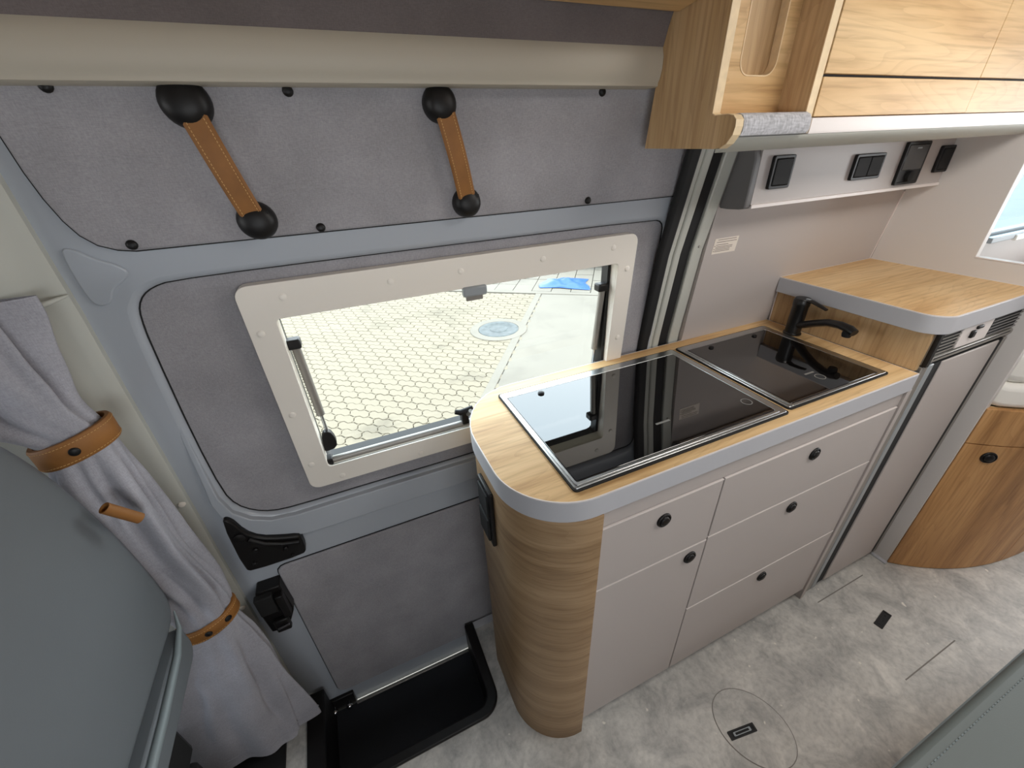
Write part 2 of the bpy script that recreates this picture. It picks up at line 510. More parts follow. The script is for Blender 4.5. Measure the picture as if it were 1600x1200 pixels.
def floor_material():
    m = bpy.data.materials.new('stone_look_vinyl'); m.use_nodes = True
    n = m.node_tree.nodes; l = m.node_tree.links
    p = n['Principled BSDF']; p.inputs['Roughness'].default_value = 0.42
    p.inputs['Specular IOR Level'].default_value = 0.4
    t = n.new('ShaderNodeTexCoord')
    a = n.new('ShaderNodeTexNoise'); a.inputs['Scale'].default_value = 10; a.inputs['Detail'].default_value = 9; a.inputs['Roughness'].default_value = 0.68; a.inputs['Distortion'].default_value = 0.6
    l.new(t.outputs['Object'], a.inputs['Vector'])
    r = n.new('ShaderNodeValToRGB')
    e = r.color_ramp.elements
    e[0].position = 0.30; e[0].color = srgb(156, 155, 152)
    e[1].position = 0.70; e[1].color = srgb(220, 217, 210)
    k = e.new(0.5); k.color = srgb(192, 190, 185)
    l.new(a.outputs['Fac'], r.inputs[0])
    b = n.new('ShaderNodeTexNoise'); b.inputs['Scale'].default_value = 70; b.inputs['Detail'].default_value = 5
    l.new(t.outputs['Object'], b.inputs['Vector'])
    r2 = n.new('ShaderNodeValToRGB')
    r2.color_ramp.elements[0].position = 0.33; r2.color_ramp.elements[0].color = (0.78, 0.78, 0.78, 1)
    r2.color_ramp.elements[1].position = 0.55; r2.color_ramp.elements[1].color = (1, 1, 1, 1)
    l.new(b.outputs['Fac'], r2.inputs[0])
    mx = n.new('ShaderNodeMixRGB'); mx.blend_type = 'MULTIPLY'; mx.inputs[0].default_value = 0.7
    l.new(r.outputs[0], mx.inputs[1]); l.new(r2.outputs[0], mx.inputs[2])
    # pale chips
    v = n.new('ShaderNodeTexNoise'); v.inputs['Scale'].default_value = 38; v.inputs['Detail'].default_value = 1
    l.new(t.outputs['Object'], v.inputs['Vector'])
    r3 = n.new('ShaderNodeValToRGB')
    r3.color_ramp.elements[0].position = 0.74; r3.color_ramp.elements[0].color = (0, 0, 0, 1)
    r3.color_ramp.elements[1].position = 0.78; r3.color_ramp.elements[1].color = (1, 1, 1, 1)
    l.new(v.outputs['Fac'], r3.inputs[0])
    m2 = n.new('ShaderNodeMixRGB'); l.new(r3.outputs[0], m2.inputs[0])
    l.new(mx.outputs[0], m2.inputs[1]); m2.inputs[2].default_value = srgb(228, 224, 214)
    l.new(m2.outputs[0], p.inputs['Base Color'])
    return m
M_FLOOR = floor_material()

# ================================================================== SETTING
def structure(name, label, cat, loc=(0, 0, 0)):
    return thing(name, label, cat, loc, kind='structure')

# floor with the cut-out for the entry step
well = [(0.15, 0.84)] + arc(0.09, 0.618, 0.06, 0, -90, 8) + [(-0.365, 0.558), (-0.365, 0.84)]
fl = [(-1.8, -0.95), (3.4, -0.95), (3.4, 0.835), (0.15, 0.835)] + arc(0.09, 0.618, 0.06, 0, -90, 8) + [(-0.365, 0.558), (-0.365, 0.84), (-1.8, 0.84)]
FLOOR = obj('floor', PR(fl, -0.03, 0.0), M_FLOOR)
tag(FLOOR, 'pale grey stone-look vinyl floor of the camper van', 'floor', kind='structure')
obj('cab_mat', PR([(-1.78, -.90), (-.47, -.90), (-.44, .70), (-.44, .765), (-1.78, .765)], 0.0, .008), M_BLACKMATT, FLOOR)
obj('sill_strip', BX(0.155, 0.812, 0.0, 0.25, 0.835, 0.004), M_EDGE, FLOOR)
M_GROOVE = mat('floor_groove', srgb(128, 124, 118), 0.8)
def groove(a, b, w=0.0016):
    a, b = Vector((a[0], a[1], 0)), Vector((b[0], b[1], 0))
    d = (b - a).normalized(); s = Vector((-d.y, d.x, 0)) * w
    bm = bmesh.new()
    pts = [a - s, b - s, b + s, a + s]
    prism(bm, [(p.x, p.y) for p in pts], 0.0, 0.0006)
    return bm
obj('hatch_joint', groove((1.300, 0.381), (1.555, 0.381)), M_GROOVE, FLOOR)
obj('hatch_joint', groove((1.298, 0.112), (1.570, 0.113)), M_GROOVE, FLOOR)

def pull(parent_label, cx, cy, w, d, ang, z0=0.0):
    t = thing('floor_pull', parent_label, 'pull handle', (cx, cy, z0), group='recessed pulls in the floor')
    t.rotation_euler = (0, 0, math.radians(ang))
    def place(name, bm, m):
        me = bpy.data.meshes.new(name); bmesh.ops.recalc_face_normals(bm, faces=bm.faces[:]); bm.to_mesh(me); bm.free(); me.materials.append(m)
        o = bpy.data.objects.new(name, me); COL.objects.link(o); o.parent = t; return o
    o = place('pull_frame', ring(bmesh.new(), rrect(-w, -d, w, d, .002, 2), rrect(-w * .86, -d * .72, w * .86, d * .72, .002, 2), 0.0, 0.0022), M_BLACK)
    place('pull_bowl', BX(-w * .87, -d * .74, 0.0001, w * .87, d * .74, 0.0009), M_BLACKMATT)
    place('pull_bar', ring(bmesh.new(), rrect(-w * .66, -d * .46, w * .66, d * .46, .002, 2), rrect(-w * .52, -d * .26, w * .52, d * .26, .001, 2), 0.0009, 0.0020), M_SILVER if w > .03 and ang < 0 else M_BLACK)
    return t

# oval inspection lid
ov = [(0.7835 + math.cos(a) * 0.088 * math.cos(0.5) - math.sin(a) * 0.108 * math.sin(0.5), 0.2195 + math.cos(a) * 0.088 * math.sin(0.5) + math.sin(a) * 0.108 * math.cos(0.5)) for a in [2 * PI * i / 48 for i in range(48)]]
ovi = inset_loop(ov, 0.0022)
lid = thing('inspection_hatch', 'round vinyl-covered inspection lid let into the floor before the drawers', 'floor lid', (0.7835, 0.2195, 0))
obj('lid_joint', ring(bmesh.new(), ov, ovi, 0.0, 0.0007), M_GROOVE, lid)
obj('lid_plate', PR(ovi, 0.0, 0.0010), M_FLOOR, lid)
pull('small dark pull handle set in the round floor lid', 0.746, 0.224, 0.042, 0.0105, -9, 0.0010)
pull('small black pull handle in the square floor hatch near the fridge', 1.437, 0.250, 0.040, 0.0125, 10)

# ceiling and headliner, one bent shell
cp = [(.748, 1.585), (.738, 1.62), (.720, 1.655), (.67, 1.74), (.58, 1.84), (.45, 1.90), (.2, 1.92), (-.5, 1.92), (-.75, 1.86), (-.90, 1.70)]
bm = bmesh.new()
th = [(y * 1.02, z + 0.03) for y, z in cp]
prism(bm, cp + th[::-1], -1.80, 3.4, 'x')
obj_ceiling = obj('ceiling', bm, M_FAB_HEAD)
tag(obj_ceiling, 'dark grey cloth headliner curving over above the cream rail', 'ceiling', kind='structure')

# walls
wl = [(0.90, -0.02), (3.4, -0.02), (3.4, 1.88), (0.90, 1.88)]
w2h = [(2.36, 1.045), (3.1, 1.045), (3.1, 1.40), (2.36, 1.40)]
WALL_L = obj('wall_left', sheet(wl, 0.0, 0.03, wall_y, [w2h], 0.1), M_LAMINATE)
tag(WALL_L, 'warm grey laminate side wall behind the sink', 'wall', kind='structure')
WALL_R = obj('wall_right', PR([(-1.84, -.02), (3.4, -.02), (3.4, 1.9), (-1.84, 1.9)], -0.98, -0.95, 'y'), M_LAMINATE)
tag(WALL_R, 'pale wall across the aisle, outside the photograph', 'wall', kind='structure')
WALL_B = obj('wall_end', BX(3.4, -.98, -.02, 3.43, .88, 1.9), M_LAMINATE)
tag(WALL_B, 'pale end wall behind the bed', 'wall', kind='structure')
bm = bmesh.new()
box(bm, -1.84, -.98, -.02, -1.80, .88, 1.12); box(bm, -1.84, -.98, 1.60, -1.80, .88, 1.92)
box(bm, -1.84, -.98, .95, -1.80, -.60, 1.60); box(bm, -1.84, .60, .95, -1.80, .88, 1.60)
WALL_F = obj('wall_front', bm, M_LAMINATE)
tag(WALL_F, 'cab front around the windscreen opening, outside the photograph', 'wall', kind='structure')
WALL_C = obj('wall_cab', BX(-1.80, .835, -.02, -.62, .87, 1.9), M_CREAM)
tag(WALL_C, 'cab side beside the passenger seat, outside the photograph', 'wall', kind='structure')
pp = [(.377, 0), (.835, 0), (.835, .925), (.80, 1.28), (.76, 1.6), (.60, 1.86), (.567, 1.86), (.567, 1.122), (.377, 1.122)]
WALL_P = obj('wall_partition', PR(pp, 1.69, 1.712, 'x'), M_PARTITION_LIT, bevel=0.0015)
tag(WALL_P, 'light grey partition beside the fridge with a window-like opening', 'wall', kind='structure')
obj('floor_trim', BX(1.676, 0.374, 0.0, 1.69, 0.425, 0.006), M_EDGE, WALL_P)
M_WHITE_EDGE = mat('white_edge_band', srgb(226, 218, 214), 0.4)
obj('edge_band', BX(1.689, 0.377, 1.122, 1.713, 0.567, 1.1245), M_WHITE_EDGE, WALL_P)
obj('corner_bead', PR([(.821, 1.07), (.825, 1.07), (.802, 1.28), (.798, 1.28)], 1.686, 1.69, 'x'), M_WHITE_EDGE, WALL_P)

# window of the sleeping area, seen through the partition opening
W2 = structure('window_2', 'small tinted window over the bed, seen past the partition', 'window', (2.36, .82, 1.045))
fo = [(2.34, 1.03), (3.12, 1.03), (3.12, 1.42), (2.34, 1.42)]
fi = [(2.40, 1.075), (3.06, 1.075), (3.06, 1.37), (2.40, 1.37)]
obj('window_frame', sheet(fo, 0.012, 0.03, wall_y, [fi], 0.1), M_SILVER, W2, bevel=0.004)
obj('window_pane', sheet([(2.39, 1.07), (3.07, 1.07), (3.07, 1.38), (2.39, 1.38)], -0.02, 0.004, wall_y), M_PANE2, W2)
obj('blind_rail', BX(2.38, .775, 1.045, 3.08, .80, 1.066), M_SILVER, W2, bevel=0.003)
obj('blind_catch', BX(2.56, .768, 1.038, 2.63, .782, 1.060), M_WINFRAME, W2, bevel=0.004)

# ------------------------------------------------------------------ sliding door
DOOR = structure('door_1', 'blue-grey sliding door with grey cloth panels and a hinged window', 'door', (0.2, .85, 0))
rec = [(-.312, 1.229), (-.306, 1.249), (-.293, 1.266), (-.274, 1.277), (-.25, 1.283), (-.122, 1.285), (.215, 1.285), (.735, 1.284), (.760, 1.276), (.769, 1.255),
       (.769, .76), (.76, .73), (.735, .722), (.229, .722), (-.011, .724), (-.22, .724), (-.266, .730), (-.300, .748), (-.325, .778), (-.3355, .825), (-.332, .977), (-.318, 1.184)]
rec = smooth_loop(rec, 1)
body_out = [(-.50, -.17), (.79, -.17), (.79, 1.62), (-.50, 1.62)]
winhole = [(-.135, .79), (.645, .79), (.645, 1.225), (-.135, 1.225)]
obj('door_body', sheet(body_out, 0.0, 0.040, door_y, [rec]), M_PAINT, DOOR, bevel=0.013, seg=4)
# swelling of the sheet metal under the window recess
low = [(.785, .715), (.735, .7165), (.229, .7165), (-.011, .7185), (-.22, .7185), (-.268, .7245), (-.304, .744), (-.330, .776), (-.340, .825), (-.3385, .900), (-.3365, .977), (-.330, 1.08), (-.3235, 1.16), (-.3215, 1.19)]
lip_o = low + [(-.3265, 1.19), (-.330, 1.16), (-.338, 1.08), (-.346, .98), (-.352, .87), (-.357, .82), (-.350, .755), (-.310, .695), (-.260, .662), (-.20, .651), (.785, .652)]
def lip_y(z): return door_y(z) - interp(z, [.70, .86, 1.06], [.013, .009, -.004])
obj('recess_lip', sheet(lip_o, 0.0, 0.018, lip_y), M_PAINT, DOOR, bevel=0.012, seg=4)
obj('recess_gap', sheet(inset_loop(rec, -0.001), -0.0125, 0.003, door_y, [inset_loop(rec, 0.0022)]), M_BLACKMATT, DOOR)
P_REC = obj('window_cloth_panel', sheet(inset_loop(rec, -0.004), -0.014, 0.012, door_y, [winhole]), M_FAB_DOOR, DOOR)
up = [(-.345, 1.60), (-.3375, 1.52), (-.336, 1.444), (-.333, 1.413), (-.327, 1.384), (-.319, 1.364), (-.306, 1.349), (-.287, 1.340), (-.266, 1.336), (-.194, 1.336), (.2, 1.336), (.77, 1.335), (.77, 1.60)]
obj('panel_gap', sheet(inset_loop(up, -0.0022), 0.001, 0.003, door_y), M_BLACKMATT, DOOR)
P_UP = obj('upper_cloth_panel', sheet(up, 0.006, 0.008, door_y), M_FAB_DOOR, DOOR, bevel=0.003)
lo = [(-.306, .545), (-.304, .556), (-.296, .564), (-.285, .5665), (.60, .5665), (.60, -.068), (-.285, -.068), (-.298, -.060), (-.306, -.045)]
obj('panel_gap', sheet(inset_loop(lo, -0.0022), 0.001, 0.003, door_y), M_BLACKMATT, DOOR)
P_LO = obj('lower_cloth_panel', sheet(lo, 0.007, 0.009, door_y), M_FAB_DOOR, DOOR, bevel=0.004)
# pressed triangle in the sheet metal at the front upper corner
em = smooth_loop([(-.352, 1.350), (-.336, 1.347), (-.318, 1.330), (-.296, 1.318), (-.288, 1.305), (-.300, 1.293), (-.318, 1.284), (-.330, 1.262), (-.345, 1.258), (-.3555, 1.270)], 2)
obj('pressed_panel', sheet(em, 0.0035, 0.006, door_y), M_PAINT, DOOR, bevel=0.003, seg=3)
for sx, sz in ((-.267, 1.534), (-.266, 1.345), (-.005, 1.343), (.525, 1.344), (-.002, 1.530), (.530, 1.530)):
    y = door_y(sz) - 0.006
    obj('trim_clip', LT([(0.0075, 0.0), (0.0072, 0.002), (0.005, 0.0045), (0.003, 0.0052)], (sx, y, sz), (0, -1, 0.09), 14), M_BLACK, P_UP)

# roller bracket at the lower front corner of the door
br = smooth_loop([(-.352, .776), (-.336, .772), (-.322, .722), (-.300, .694), (-.262, .676), (-.228, .664), (-.224, .655), (-.224, .612), (-.232, .599), (-.345, .601), (-.358, .612)], 1)
BR = obj('roller_bracket', sheet(br, 0.024, 0.028, door_y), M_BLACK, DOOR, bevel=0.004)
obj('bracket_rib', TB([(-.32, .822, .705), (-.296, .822, .678), (-.262, .822, .660), (-.230, .822, .650)], 0.005), M_BLACK, BR)
for sx, sz, r in ((-.335, .715, .012), (-.318, .665, .006), (-.262, .640, .006), (-.332, .625, .005), (-.255, .612, .004)):
    obj('bolt', LT([(r, 0), (r, .004), (r * .6, .006)], (sx, door_y(sz) - .024, sz), (0, -1, 0), 14), M_BLACK, BR)
# lock block below it
LK = obj('door_lock', PR([(-.372, .455), (-.372, .492), (-.358, .538), (-.306, .537), (-.301, .44), (-.303, .43), (-.330, .372), (-.368, .38)], .815, .85, 'y'), M_BLACK, DOOR, bevel=0.003)
obj('lock_cover', BX(-.366, .800, .465, -.326, .818, .528), M_BLACKMATT, LK, bevel=0.003)
obj('lock_jaw', BX(-.322, .796, .440, -.304, .818, .520), M_BLACK, LK, bevel=0.003)
obj('lock_tongue', BX(-.352, .800, .385, -.318, .818, .430), M_BLACK, LK, bevel=0.004)
obj('lock_pin', TB([(-.345, .796, .408), (-.318, .796, .412)], .003), M_CHROME, LK)
# striker plate with two ball studs at the sill
ST = obj('striker_plate', BX(-.352, .838, -.165, -.270, .851, -.092), M_BLACK, DOOR, bevel=0.003)
for sx in (-.335, -.290):
    obj('ball_stud', LT([(.004, 0), (.004, .006), (.009, .010), (.0105, .016), (.008, .022), (.003, .025)], (sx, .838, -.128), (0, -1, 0.1), 14), M_CHROME, ST)

# ------------------------------------------------------------------ side window in the door
W1 = structure('window_1', 'hinged camper window in a warm grey frame above the worktop', 'window', (.25, .83, .78))
FO = rrect(-.167, .778, .676, 1.262, .022, 5); FI = rrect(-.118, .831, .628, 1.196, .008, 5)
WF = obj('window_frame', sheet(FO, 0.012, 0.024, door_y, [FI]), M_WINFRAME, W1, bevel=0.010, seg=4)
# inner reveal
rev_o = rrect(-.122, .827, .632, 1.200, .008, 3); rev_i = rrect(-.1175, .8315, .6275, 1.1955, .007, 3)
def ring_lean(o, i, off0, off1, yf=door_y):
    bm = bmesh.new()
    L = [[bm.verts.new((p[0], yf(p[1]) + k, p[1])) for p in s] for s, k in ((o, off0), (o, off1), (i, off1), (i, off0))]
    n = len(o)
    for k in range(4):
        A, B = L[k], L[(k + 1) % 4]
        for q in range(n): bm.faces.new((A[q], A[(q + 1) % n], B[(q + 1) % n], B[q]))
    return bm
obj('window_reveal', ring_lean(rev_o, rev_i, -0.006, 0.022), M_WINFRAME, W1)
obj('window_gasket', ring_lean(rrect(-.150, .80, .66, 1.228, .02, 3), rrect(-.119, .832, .6285, 1.1965, .02, 3), 0.022, 0.050), M_BLACK, W1)
obj('window_pane', sheet(rrect(-.148, .802, .656, 1.226, .02, 4), -0.052, 0.003, door_y), M_PANE, W1)
for sx, sz in ((-.095, 1.235), (.093, 1.234), (.234, 1.234), (.422, 1.234), (.607, 1.236), (-.149, 1.174), (-.149, .99), (-.149, .851), (-.096, .795), (.091, .793), (.28, .793), (.655, 1.18), (.655, .994)):
    obj('screw_cap', LT([(.0068, 0), (.0066, .0012), (.0045, .0022), (.002, .0024)], (sx, door_y(sz) - .012, sz), (0, -1, .05), 14), M_WINFRAME, WF)
# blind latch at the top edge
obj('blind_latch', BX(.234, door_y(1.185) - .020, 1.178, .287, door_y(1.185) - .004, 1.199), M_SILVER, W1, bevel=0.004)
obj('latch_tongue', BX(.242, door_y(1.17) - .010, 1.166, .280, door_y(1.17) - .003, 1.179), M_ALU, W1, bevel=0.002)
# two gas struts
def strut(sx, s):
    st = obj('gas_strut', TB([(sx, .850, 1.128), (sx + .004 * s, .862, .955)], .0085, n=14), M_ALU, W1)
    obj('strut_rod', TB([(sx + .004 * s, .862, .955), (sx + .005 * s, .865, .905)], .0036), M_STEEL, st)
    obj('strut_head', BX(sx - .017, .838, 1.122, sx + .012, .864, 1.142), M_BLACK, st, bevel=0.004)
    obj('strut_foot', PR(smooth_loop([(sx - .012, .865), (sx - .008, .908), (sx + .010, .912), (sx + .019, .885), (sx + .016, .862), (sx - .010, .858)], 1), .855, .872, 'y'), M_BLACK, st, bevel=0.002)
strut(-.106, 1); strut(.612, -1)
obj('strut_rail', BX(.619, .842, .836, .6285, .868, 1.19), M_BLACK, W1)
# lower bar of the opening pane with a turn latch
BAR = obj('lower_bar', TB([(-.117, .852, .836), (.62, .852, .836)], .008, n=12), M_ALU, W1)
obj('bar_end', BX(-.121, .840, .826, -.106, .864, .846), M_BLACK, BAR, bevel=0.002)
obj('bar_sill', BX(-.118, .838, .826, .628, .85, .831), M_WINFRAME, BAR)
LA = obj('turn_latch', BX(.208, .842, .836, .226, .866, .872), M_BLACK, W1, bevel=0.003)
obj('latch_grip', TB([(.192, .846, .880), (.205, .843, .876), (.238, .843, .882)], [.006, .008, .006], n=10), M_BLACK, LA)
obj('latch_pin', TB([(.224, .842, .866), (.230, .832, .880)], .006), M_ALU, LA)

# ------------------------------------------------------------------ rail above the door, wood shelf underside
rp = [(.80, 1.600), (.752, 1.598), (.745, 1.592), (.7405, 1.578), (.7405, 1.560), (.744, 1.546), (.7475, 1.541), (.7475, 1.536), (.752, 1.534), (.80, 1.534)]
RAIL = obj('trim_1', PR(rp, -1.0, 0.629, 'x'), M_RAIL)
tag(RAIL, 'long cream rail cover running above the sliding door', 'rail cover', kind='structure')

# ------------------------------------------------------------------ front door pillar, cream
def px0(z): return interp(z, [-.1, .425, .722, 1.196, 1.445, 1.6], [-.399, -.395, -.391, -.373, -.360, -.352])
bm = bmesh.new(); rows = []
zs = [-.03 + i * (1.57 + .03) / 44 for i in range(45)]
for z in zs:
    x = px0(z); y = door_y(z)
    k = min(1, max(0, (z - 1.272) / 0.018)) if z < 1.30 else 1.0     # bulge over the curtain pocket
    k = 1.0 if z > 1.283 else 0.0
    f = max(0.0, 1 - max(0, z - 1.283) / 0.25) * k
    row = [(x, y + .03), (x, y - .012), (x - .006, y - .017), (x - .020, y - .018), (x - .034, y - .026 - .012 * f), (x - .048, y - .040 - .020 * f), (x - .075, y - .046 - .030 * f), (x - .14, y - .050 - .034 * f), (x - .22, y - .048 - .034 * f), (x - .56, y - .045 - .03 * f)]
    rows.append([bm.verts.new((a, b, z)) for a, b in row])
for A, B in zip(rows, rows[1:]):
    for i in range(len(A) - 1): bm.faces.new((A[i], A[i + 1], B[i + 1], B[i]))
PIL = obj('trim_2', bm, M_CREAM, ang=50)
obj('pillar_foot', BX(-.95, .770, .0, -.452, .83, .115), M_BLACKMATT, PIL, bevel=0.01)
tag(PIL, 'cream plastic door pillar cover behind the tied curtain', 'pillar cover', kind='structure')
obj('pocket_lip', TB([(-.367, .800, 1.2855), (-.385, .772, 1.283), (-.42, .757, 1.279), (-.50, .752, 1.281), (-.60, .755, 1.290)], [.002, .004, .005, .005, .005], n=10), M_CREAM, PIL)
for z in (.845, .487, .118):
    obj('pillar_clip', LT([(.007, 0), (.006, .003), (.002, .004)], (px0(z) - .010, door_y(z) - .016, z), (0.3, -1, 0), 12), M_WINFRAME, PIL)

# ------------------------------------------------------------------ rear door post strips
POST = structure('trim_3', 'upright door post strips in cream and black beside the kitchen wall', 'door post', (.84, .85, .9))
def strip(name, x0, x1, off, th, m, z0=.30, z1=1.6, bev=0.0):
    return obj(name, sheet([(x0, z0), (x1, z0), (x1, z1), (x0, z1)], off, th, post_y, (), 0.08), m, POST, bevel=bev)
strip('post_gap_shade', .752, .783, .006, .02, M_BLACKMATT, bev=.006)  # black strip over the gap, widened to stand in for the shadow there
strip('post_strip', .780, .800, .0, .03, M_CREAM, bev=.004)
strip('post_strip', .800, .822, .003, .03, M_CREAM, bev=.004)
strip('door_seal', .822, .862, -.006, .03, M_BLACKMATT, bev=.006)
strip('post_panel', .862, .898, .0, .03, M_CREAM, bev=.003)
strip('post_edge', .898, .912, -.004, .03, M_ALU, bev=.003)
obj('post_screw', LT([(.004, 0), (.003, .0015)], (.880, post_y(1.206), 1.206), (0, -1, .1), 10), M_ALU, POST)

# ------------------------------------------------------------------ entry step well
STEP = thing('entry_step', 'black moulded entry step set into the floor at the sliding door', 'step', (-.1, .70, 0))
o_ = [(.155, .835)] + arc(.095, .613, .060, 0, -90, 8) + [(-.385, .550), (-.385, .835)]
i_ = [(.124, .835)] + arc(.086, .619, .038, 0, -90, 8) + [(-.335, .580), (-.335, .835)]
obj('step_rim', PR(o_ + i_[::-1], -.17, .011), M_BLACK, STEP, bevel=0.005, seg=3)
obj('step_tread', BX(-.336, .575, -.165, .13, .834, -.150), M_STEP, STEP)
obj('step_lip', BX(-.270, .828, -.150, .125, .838, -.143), M_ALU, STEP, bevel=0.002)

# ================================================================== KITCHEN
CAB = thing('kitchen_cabinet', 'light grey kitchen cabinet with drawers and a rounded oak end', 'cabinet', (.75, .62, 0))
bo = [(.235, .785), (.205, .745)] + [(.190, .69)] + arc(.330, .552, .140, 180, 270, 14) + [(.337, .412), (.337, .815)]
CE = obj('curved_end', PR(bo, .0, .877), M_WOOD_RING, CAB)
obj('carcass', BX(.337, .440, .052, 1.254, .815, .876), M_LAMINATE, CAB)
obj('plinth', BX(.337, .455, 0, 1.254, .50, .052), M_BLACKMATT, CAB)  # black, so the shade under the drawers is put into its colour
obj('fascia', BX(.339, .422, .830, 1.254, .440, .877), M_LAMINATE, CAB, bevel=0.001)
obj('end_panel', BX(1.2545, .416, 0, 1.272, .815, .877), M_LAMINATE, CAB, bevel=0.001)

def knob(parent, x, y, z, n=(0, -1, 0), r=.0175):
    k = obj('push_knob', LT([(r, 0), (r, .002), (r * .93, .0045), (r * .80, .0048), (r * .74, .0025), (r * .66, .0025), (r * .62, .0065), (r * .45, .0078), (.001, .0080)], (x, y, z), n, 24), M_BLACK, parent, ang=60)
    return k
def front(name, x0, x1, z0, z1, kx, kz):
    d = obj(name, BX(x0, .420, z0, x1, .438, z1), M_LAMINATE, CAB, bevel=0.0012)
    # pale milled edge on the upper border, a body of its own
    obj('front_edge', BX(x0, .4196, z1 - .0016, x1, .4380, z1 + .0004), M_WHITE_EDGE, d)
    knob(d, kx, .420, kz)
front('drawer', .340, .6475, .641, .8265, .495, .779)
front('cabinet_door', .340, .6475, .056, .6375, .604, .601)
front('drawer', .6515, 1.2525, .647, .8265, .951, .783)
front('drawer', .6515, 1.2525, .361, .6435, .949, .605)
front('drawer', .6515, 1.2525, .056, .3575, .946, .319)
# double socket on the rounded end
SO = obj('side_socket', BX(.181, .588, .672, .191, .662, .832), M_BLACK, CAB, bevel=0.003)
obj('socket_flap', BX(.175, .597, .684, .182, .653, .750), M_BLACKMATT, SO, bevel=0.003)
obj('socket_flap', BX(.177, .597, .756, .182, .653, .822), M_BLACKMATT, SO, bevel=0.003)

# worktop
WT = thing('worktop', 'light oak worktop with grey edge carrying hob and sink', 'worktop', (.72, .62, .877))
wo = [(.340 + .157 * math.cos(math.radians(t)), .658 + .180 * math.sin(math.radians(t))) for t in range(90, 181, 9)] + arc(.323, .554, .140, 180, 270, 16) + [(1.2615, .414), (1.2615, .838)]
wo = [(x, y) for x, y in wo]
obj('edge_band', PR(wo, .877, .924), M_EDGE, WT, bevel=0.0012)
obj('top_surface', PR(inset_loop(wo, .0018), .9235, .9256), M_WOOD_X, WT)
WE = inset_loop(wo, .0000); 
obj('pale_edge_line', ring(bmesh.new(), inset_loop(wo, .0004), inset_loop(wo, .0022), .9238, .9258), M_WHITE_EDGE, WT)

def appliance(t, x0, y0, x1, y1, g, mats):
    z = .9259
    obj('seal', ring(bmesh.new(), rrect(x0, y0, x1, y1, .008, 4), rrect(x0 + .006, y0 + .006, x1 - .006, y1 - .006, .006, 4), z, z + .004), M_BLACKMATT, t)
    obj('steel_rim', ring(bmesh.new(), rrect(x0 + .003, y0 + .004, x1 - .003, y1 - .003, .006, 4), rrect(g[0] - .002, g[1] - .002, g[2] + .002, g[3] + .002, .004, 4), z, z + .0055), M_STEEL, t, bevel=0.0015)
    obj('rim_step', ring(bmesh.new(), rrect(g[0] - .006, g[1] - .008, g[2] + .006, g[3] + .004, .005, 4), rrect(g[0] - .001, g[1] - .001, g[2] + .001, g[3] + .001, .004, 4), z + .0050, z + .0075), M_STEEL, t, bevel=0.001)
    obj('pan_floor', BX(g[0] - .004, g[1] - .004, z + .0002, g[2] + .004, g[3] + .004, z + .001), M_BLACKMATT, t)
    return obj('glass_lid', PR(rrect(*g, .004, 3), z + .0012, z + .0078), M_GLASSBLK, t, bevel=0.0012)
HOB = thing('gas_hob', 'gas hob under a black glass lid with steel rim, nearest the window', 'hob', (.56, .62, .9259))
hl = appliance(HOB, .290, .438, .829, .797, (.304, .455, .803, .766), None)
zt = .9259 + .0078
M_RING = mat('etched_grey_ring', srgb(120, 118, 114), 0.5)
obj('lid_ring', ring(bmesh.new(), [(.776 + .0125 * math.cos(a * PI / 16), .505 + .0125 * math.sin(a * PI / 16)) for a in range(32)], [(.776 + .0105 * math.cos(a * PI / 16), .505 + .0105 * math.sin(a * PI / 16)) for a in range(32)], zt, zt + .0008), M_RING, hl)
obj('lid_mark', BX(.541, .525, zt, .577, .530, zt + .0004), M_RING, hl)
obj('lid_stop', LT([(.008, 0), (.0078, .003), (.005, .005)], (.384, .748, zt), (0, 0, 1), 16), M_BLACK, hl)
SINK = thing('sink', 'sink closed by a black glass lid in a steel rim, beside the tap', 'sink', (1.02, .62, .9256))
sl = appliance(SINK, .840, .446, 1.196, .797, (.856, .457, 1.165, .766), None)
obj('lid_ring', ring(bmesh.new(), [(1.024 + .0125 * math.cos(a * PI / 16), .505 + .0125 * math.sin(a * PI / 16)) for a in range(32)], [(1.024 + .0105 * math.cos(a * PI / 16), .505 + .0105 * math.sin(a * PI / 16)) for a in range(32)], zt, zt + .0008), M_RING, sl)
obj('lid_mark', BX(1.002, .526, zt, 1.034, .531, zt + .0004), M_RING, sl)
for x in (.925, 1.095):
    obj('lid_stop', LT([(.007, 0), (.0068, .003), (.004, .005)], (x, .747, zt), (0, 0, 1), 16), M_BLACK, sl)

# tap
TAP = thing('kitchen_tap', 'matt black mixer tap with arched spout behind the sink', 'tap', (1.226, .722, .9256))
tb = obj('tap_body', LT([(.024, 0), (.024, .004), (.021, .007), (.0205, .085), (.022, .090), (.022, .105), (.019, .110), (.002, .111)], (1.226, .722, .9256), (0, 0, 1), 26), M_FAUCET, TAP)
obj('tap_spout', TB([(1.223, .712, .957), (1.220, .690, .966), (1.214, .660, .982), (1.207, .625, .997), (1.200, .590, 1.003), (1.195, .565, 1.002), (1.192, .549, .997)], [.0125, .0125, .012, .0118, .0118, .0125, .0115], n=14, flat=.85), M_FAUCET, TAP)
obj('spout_nozzle', LT([(.011, 0), (.0115, .014), (.0100, .020)], (1.196, .567, 1.000), (0, 0, -1), 18), M_BLACKMATT, TAP)
obj('tap_lever', TB([(1.226, .712, 1.030), (1.222, .690, 1.034), (1.216, .662, 1.030), (1.213, .644, 1.026)], [.010, .009, .0075, .006], n=12, flat=.5), M_FAUCET, TAP)
obj('cold_mark', BX(1.219, .699, 1.0355, 1.226, .710, 1.0385), M_SILVER, TAP)

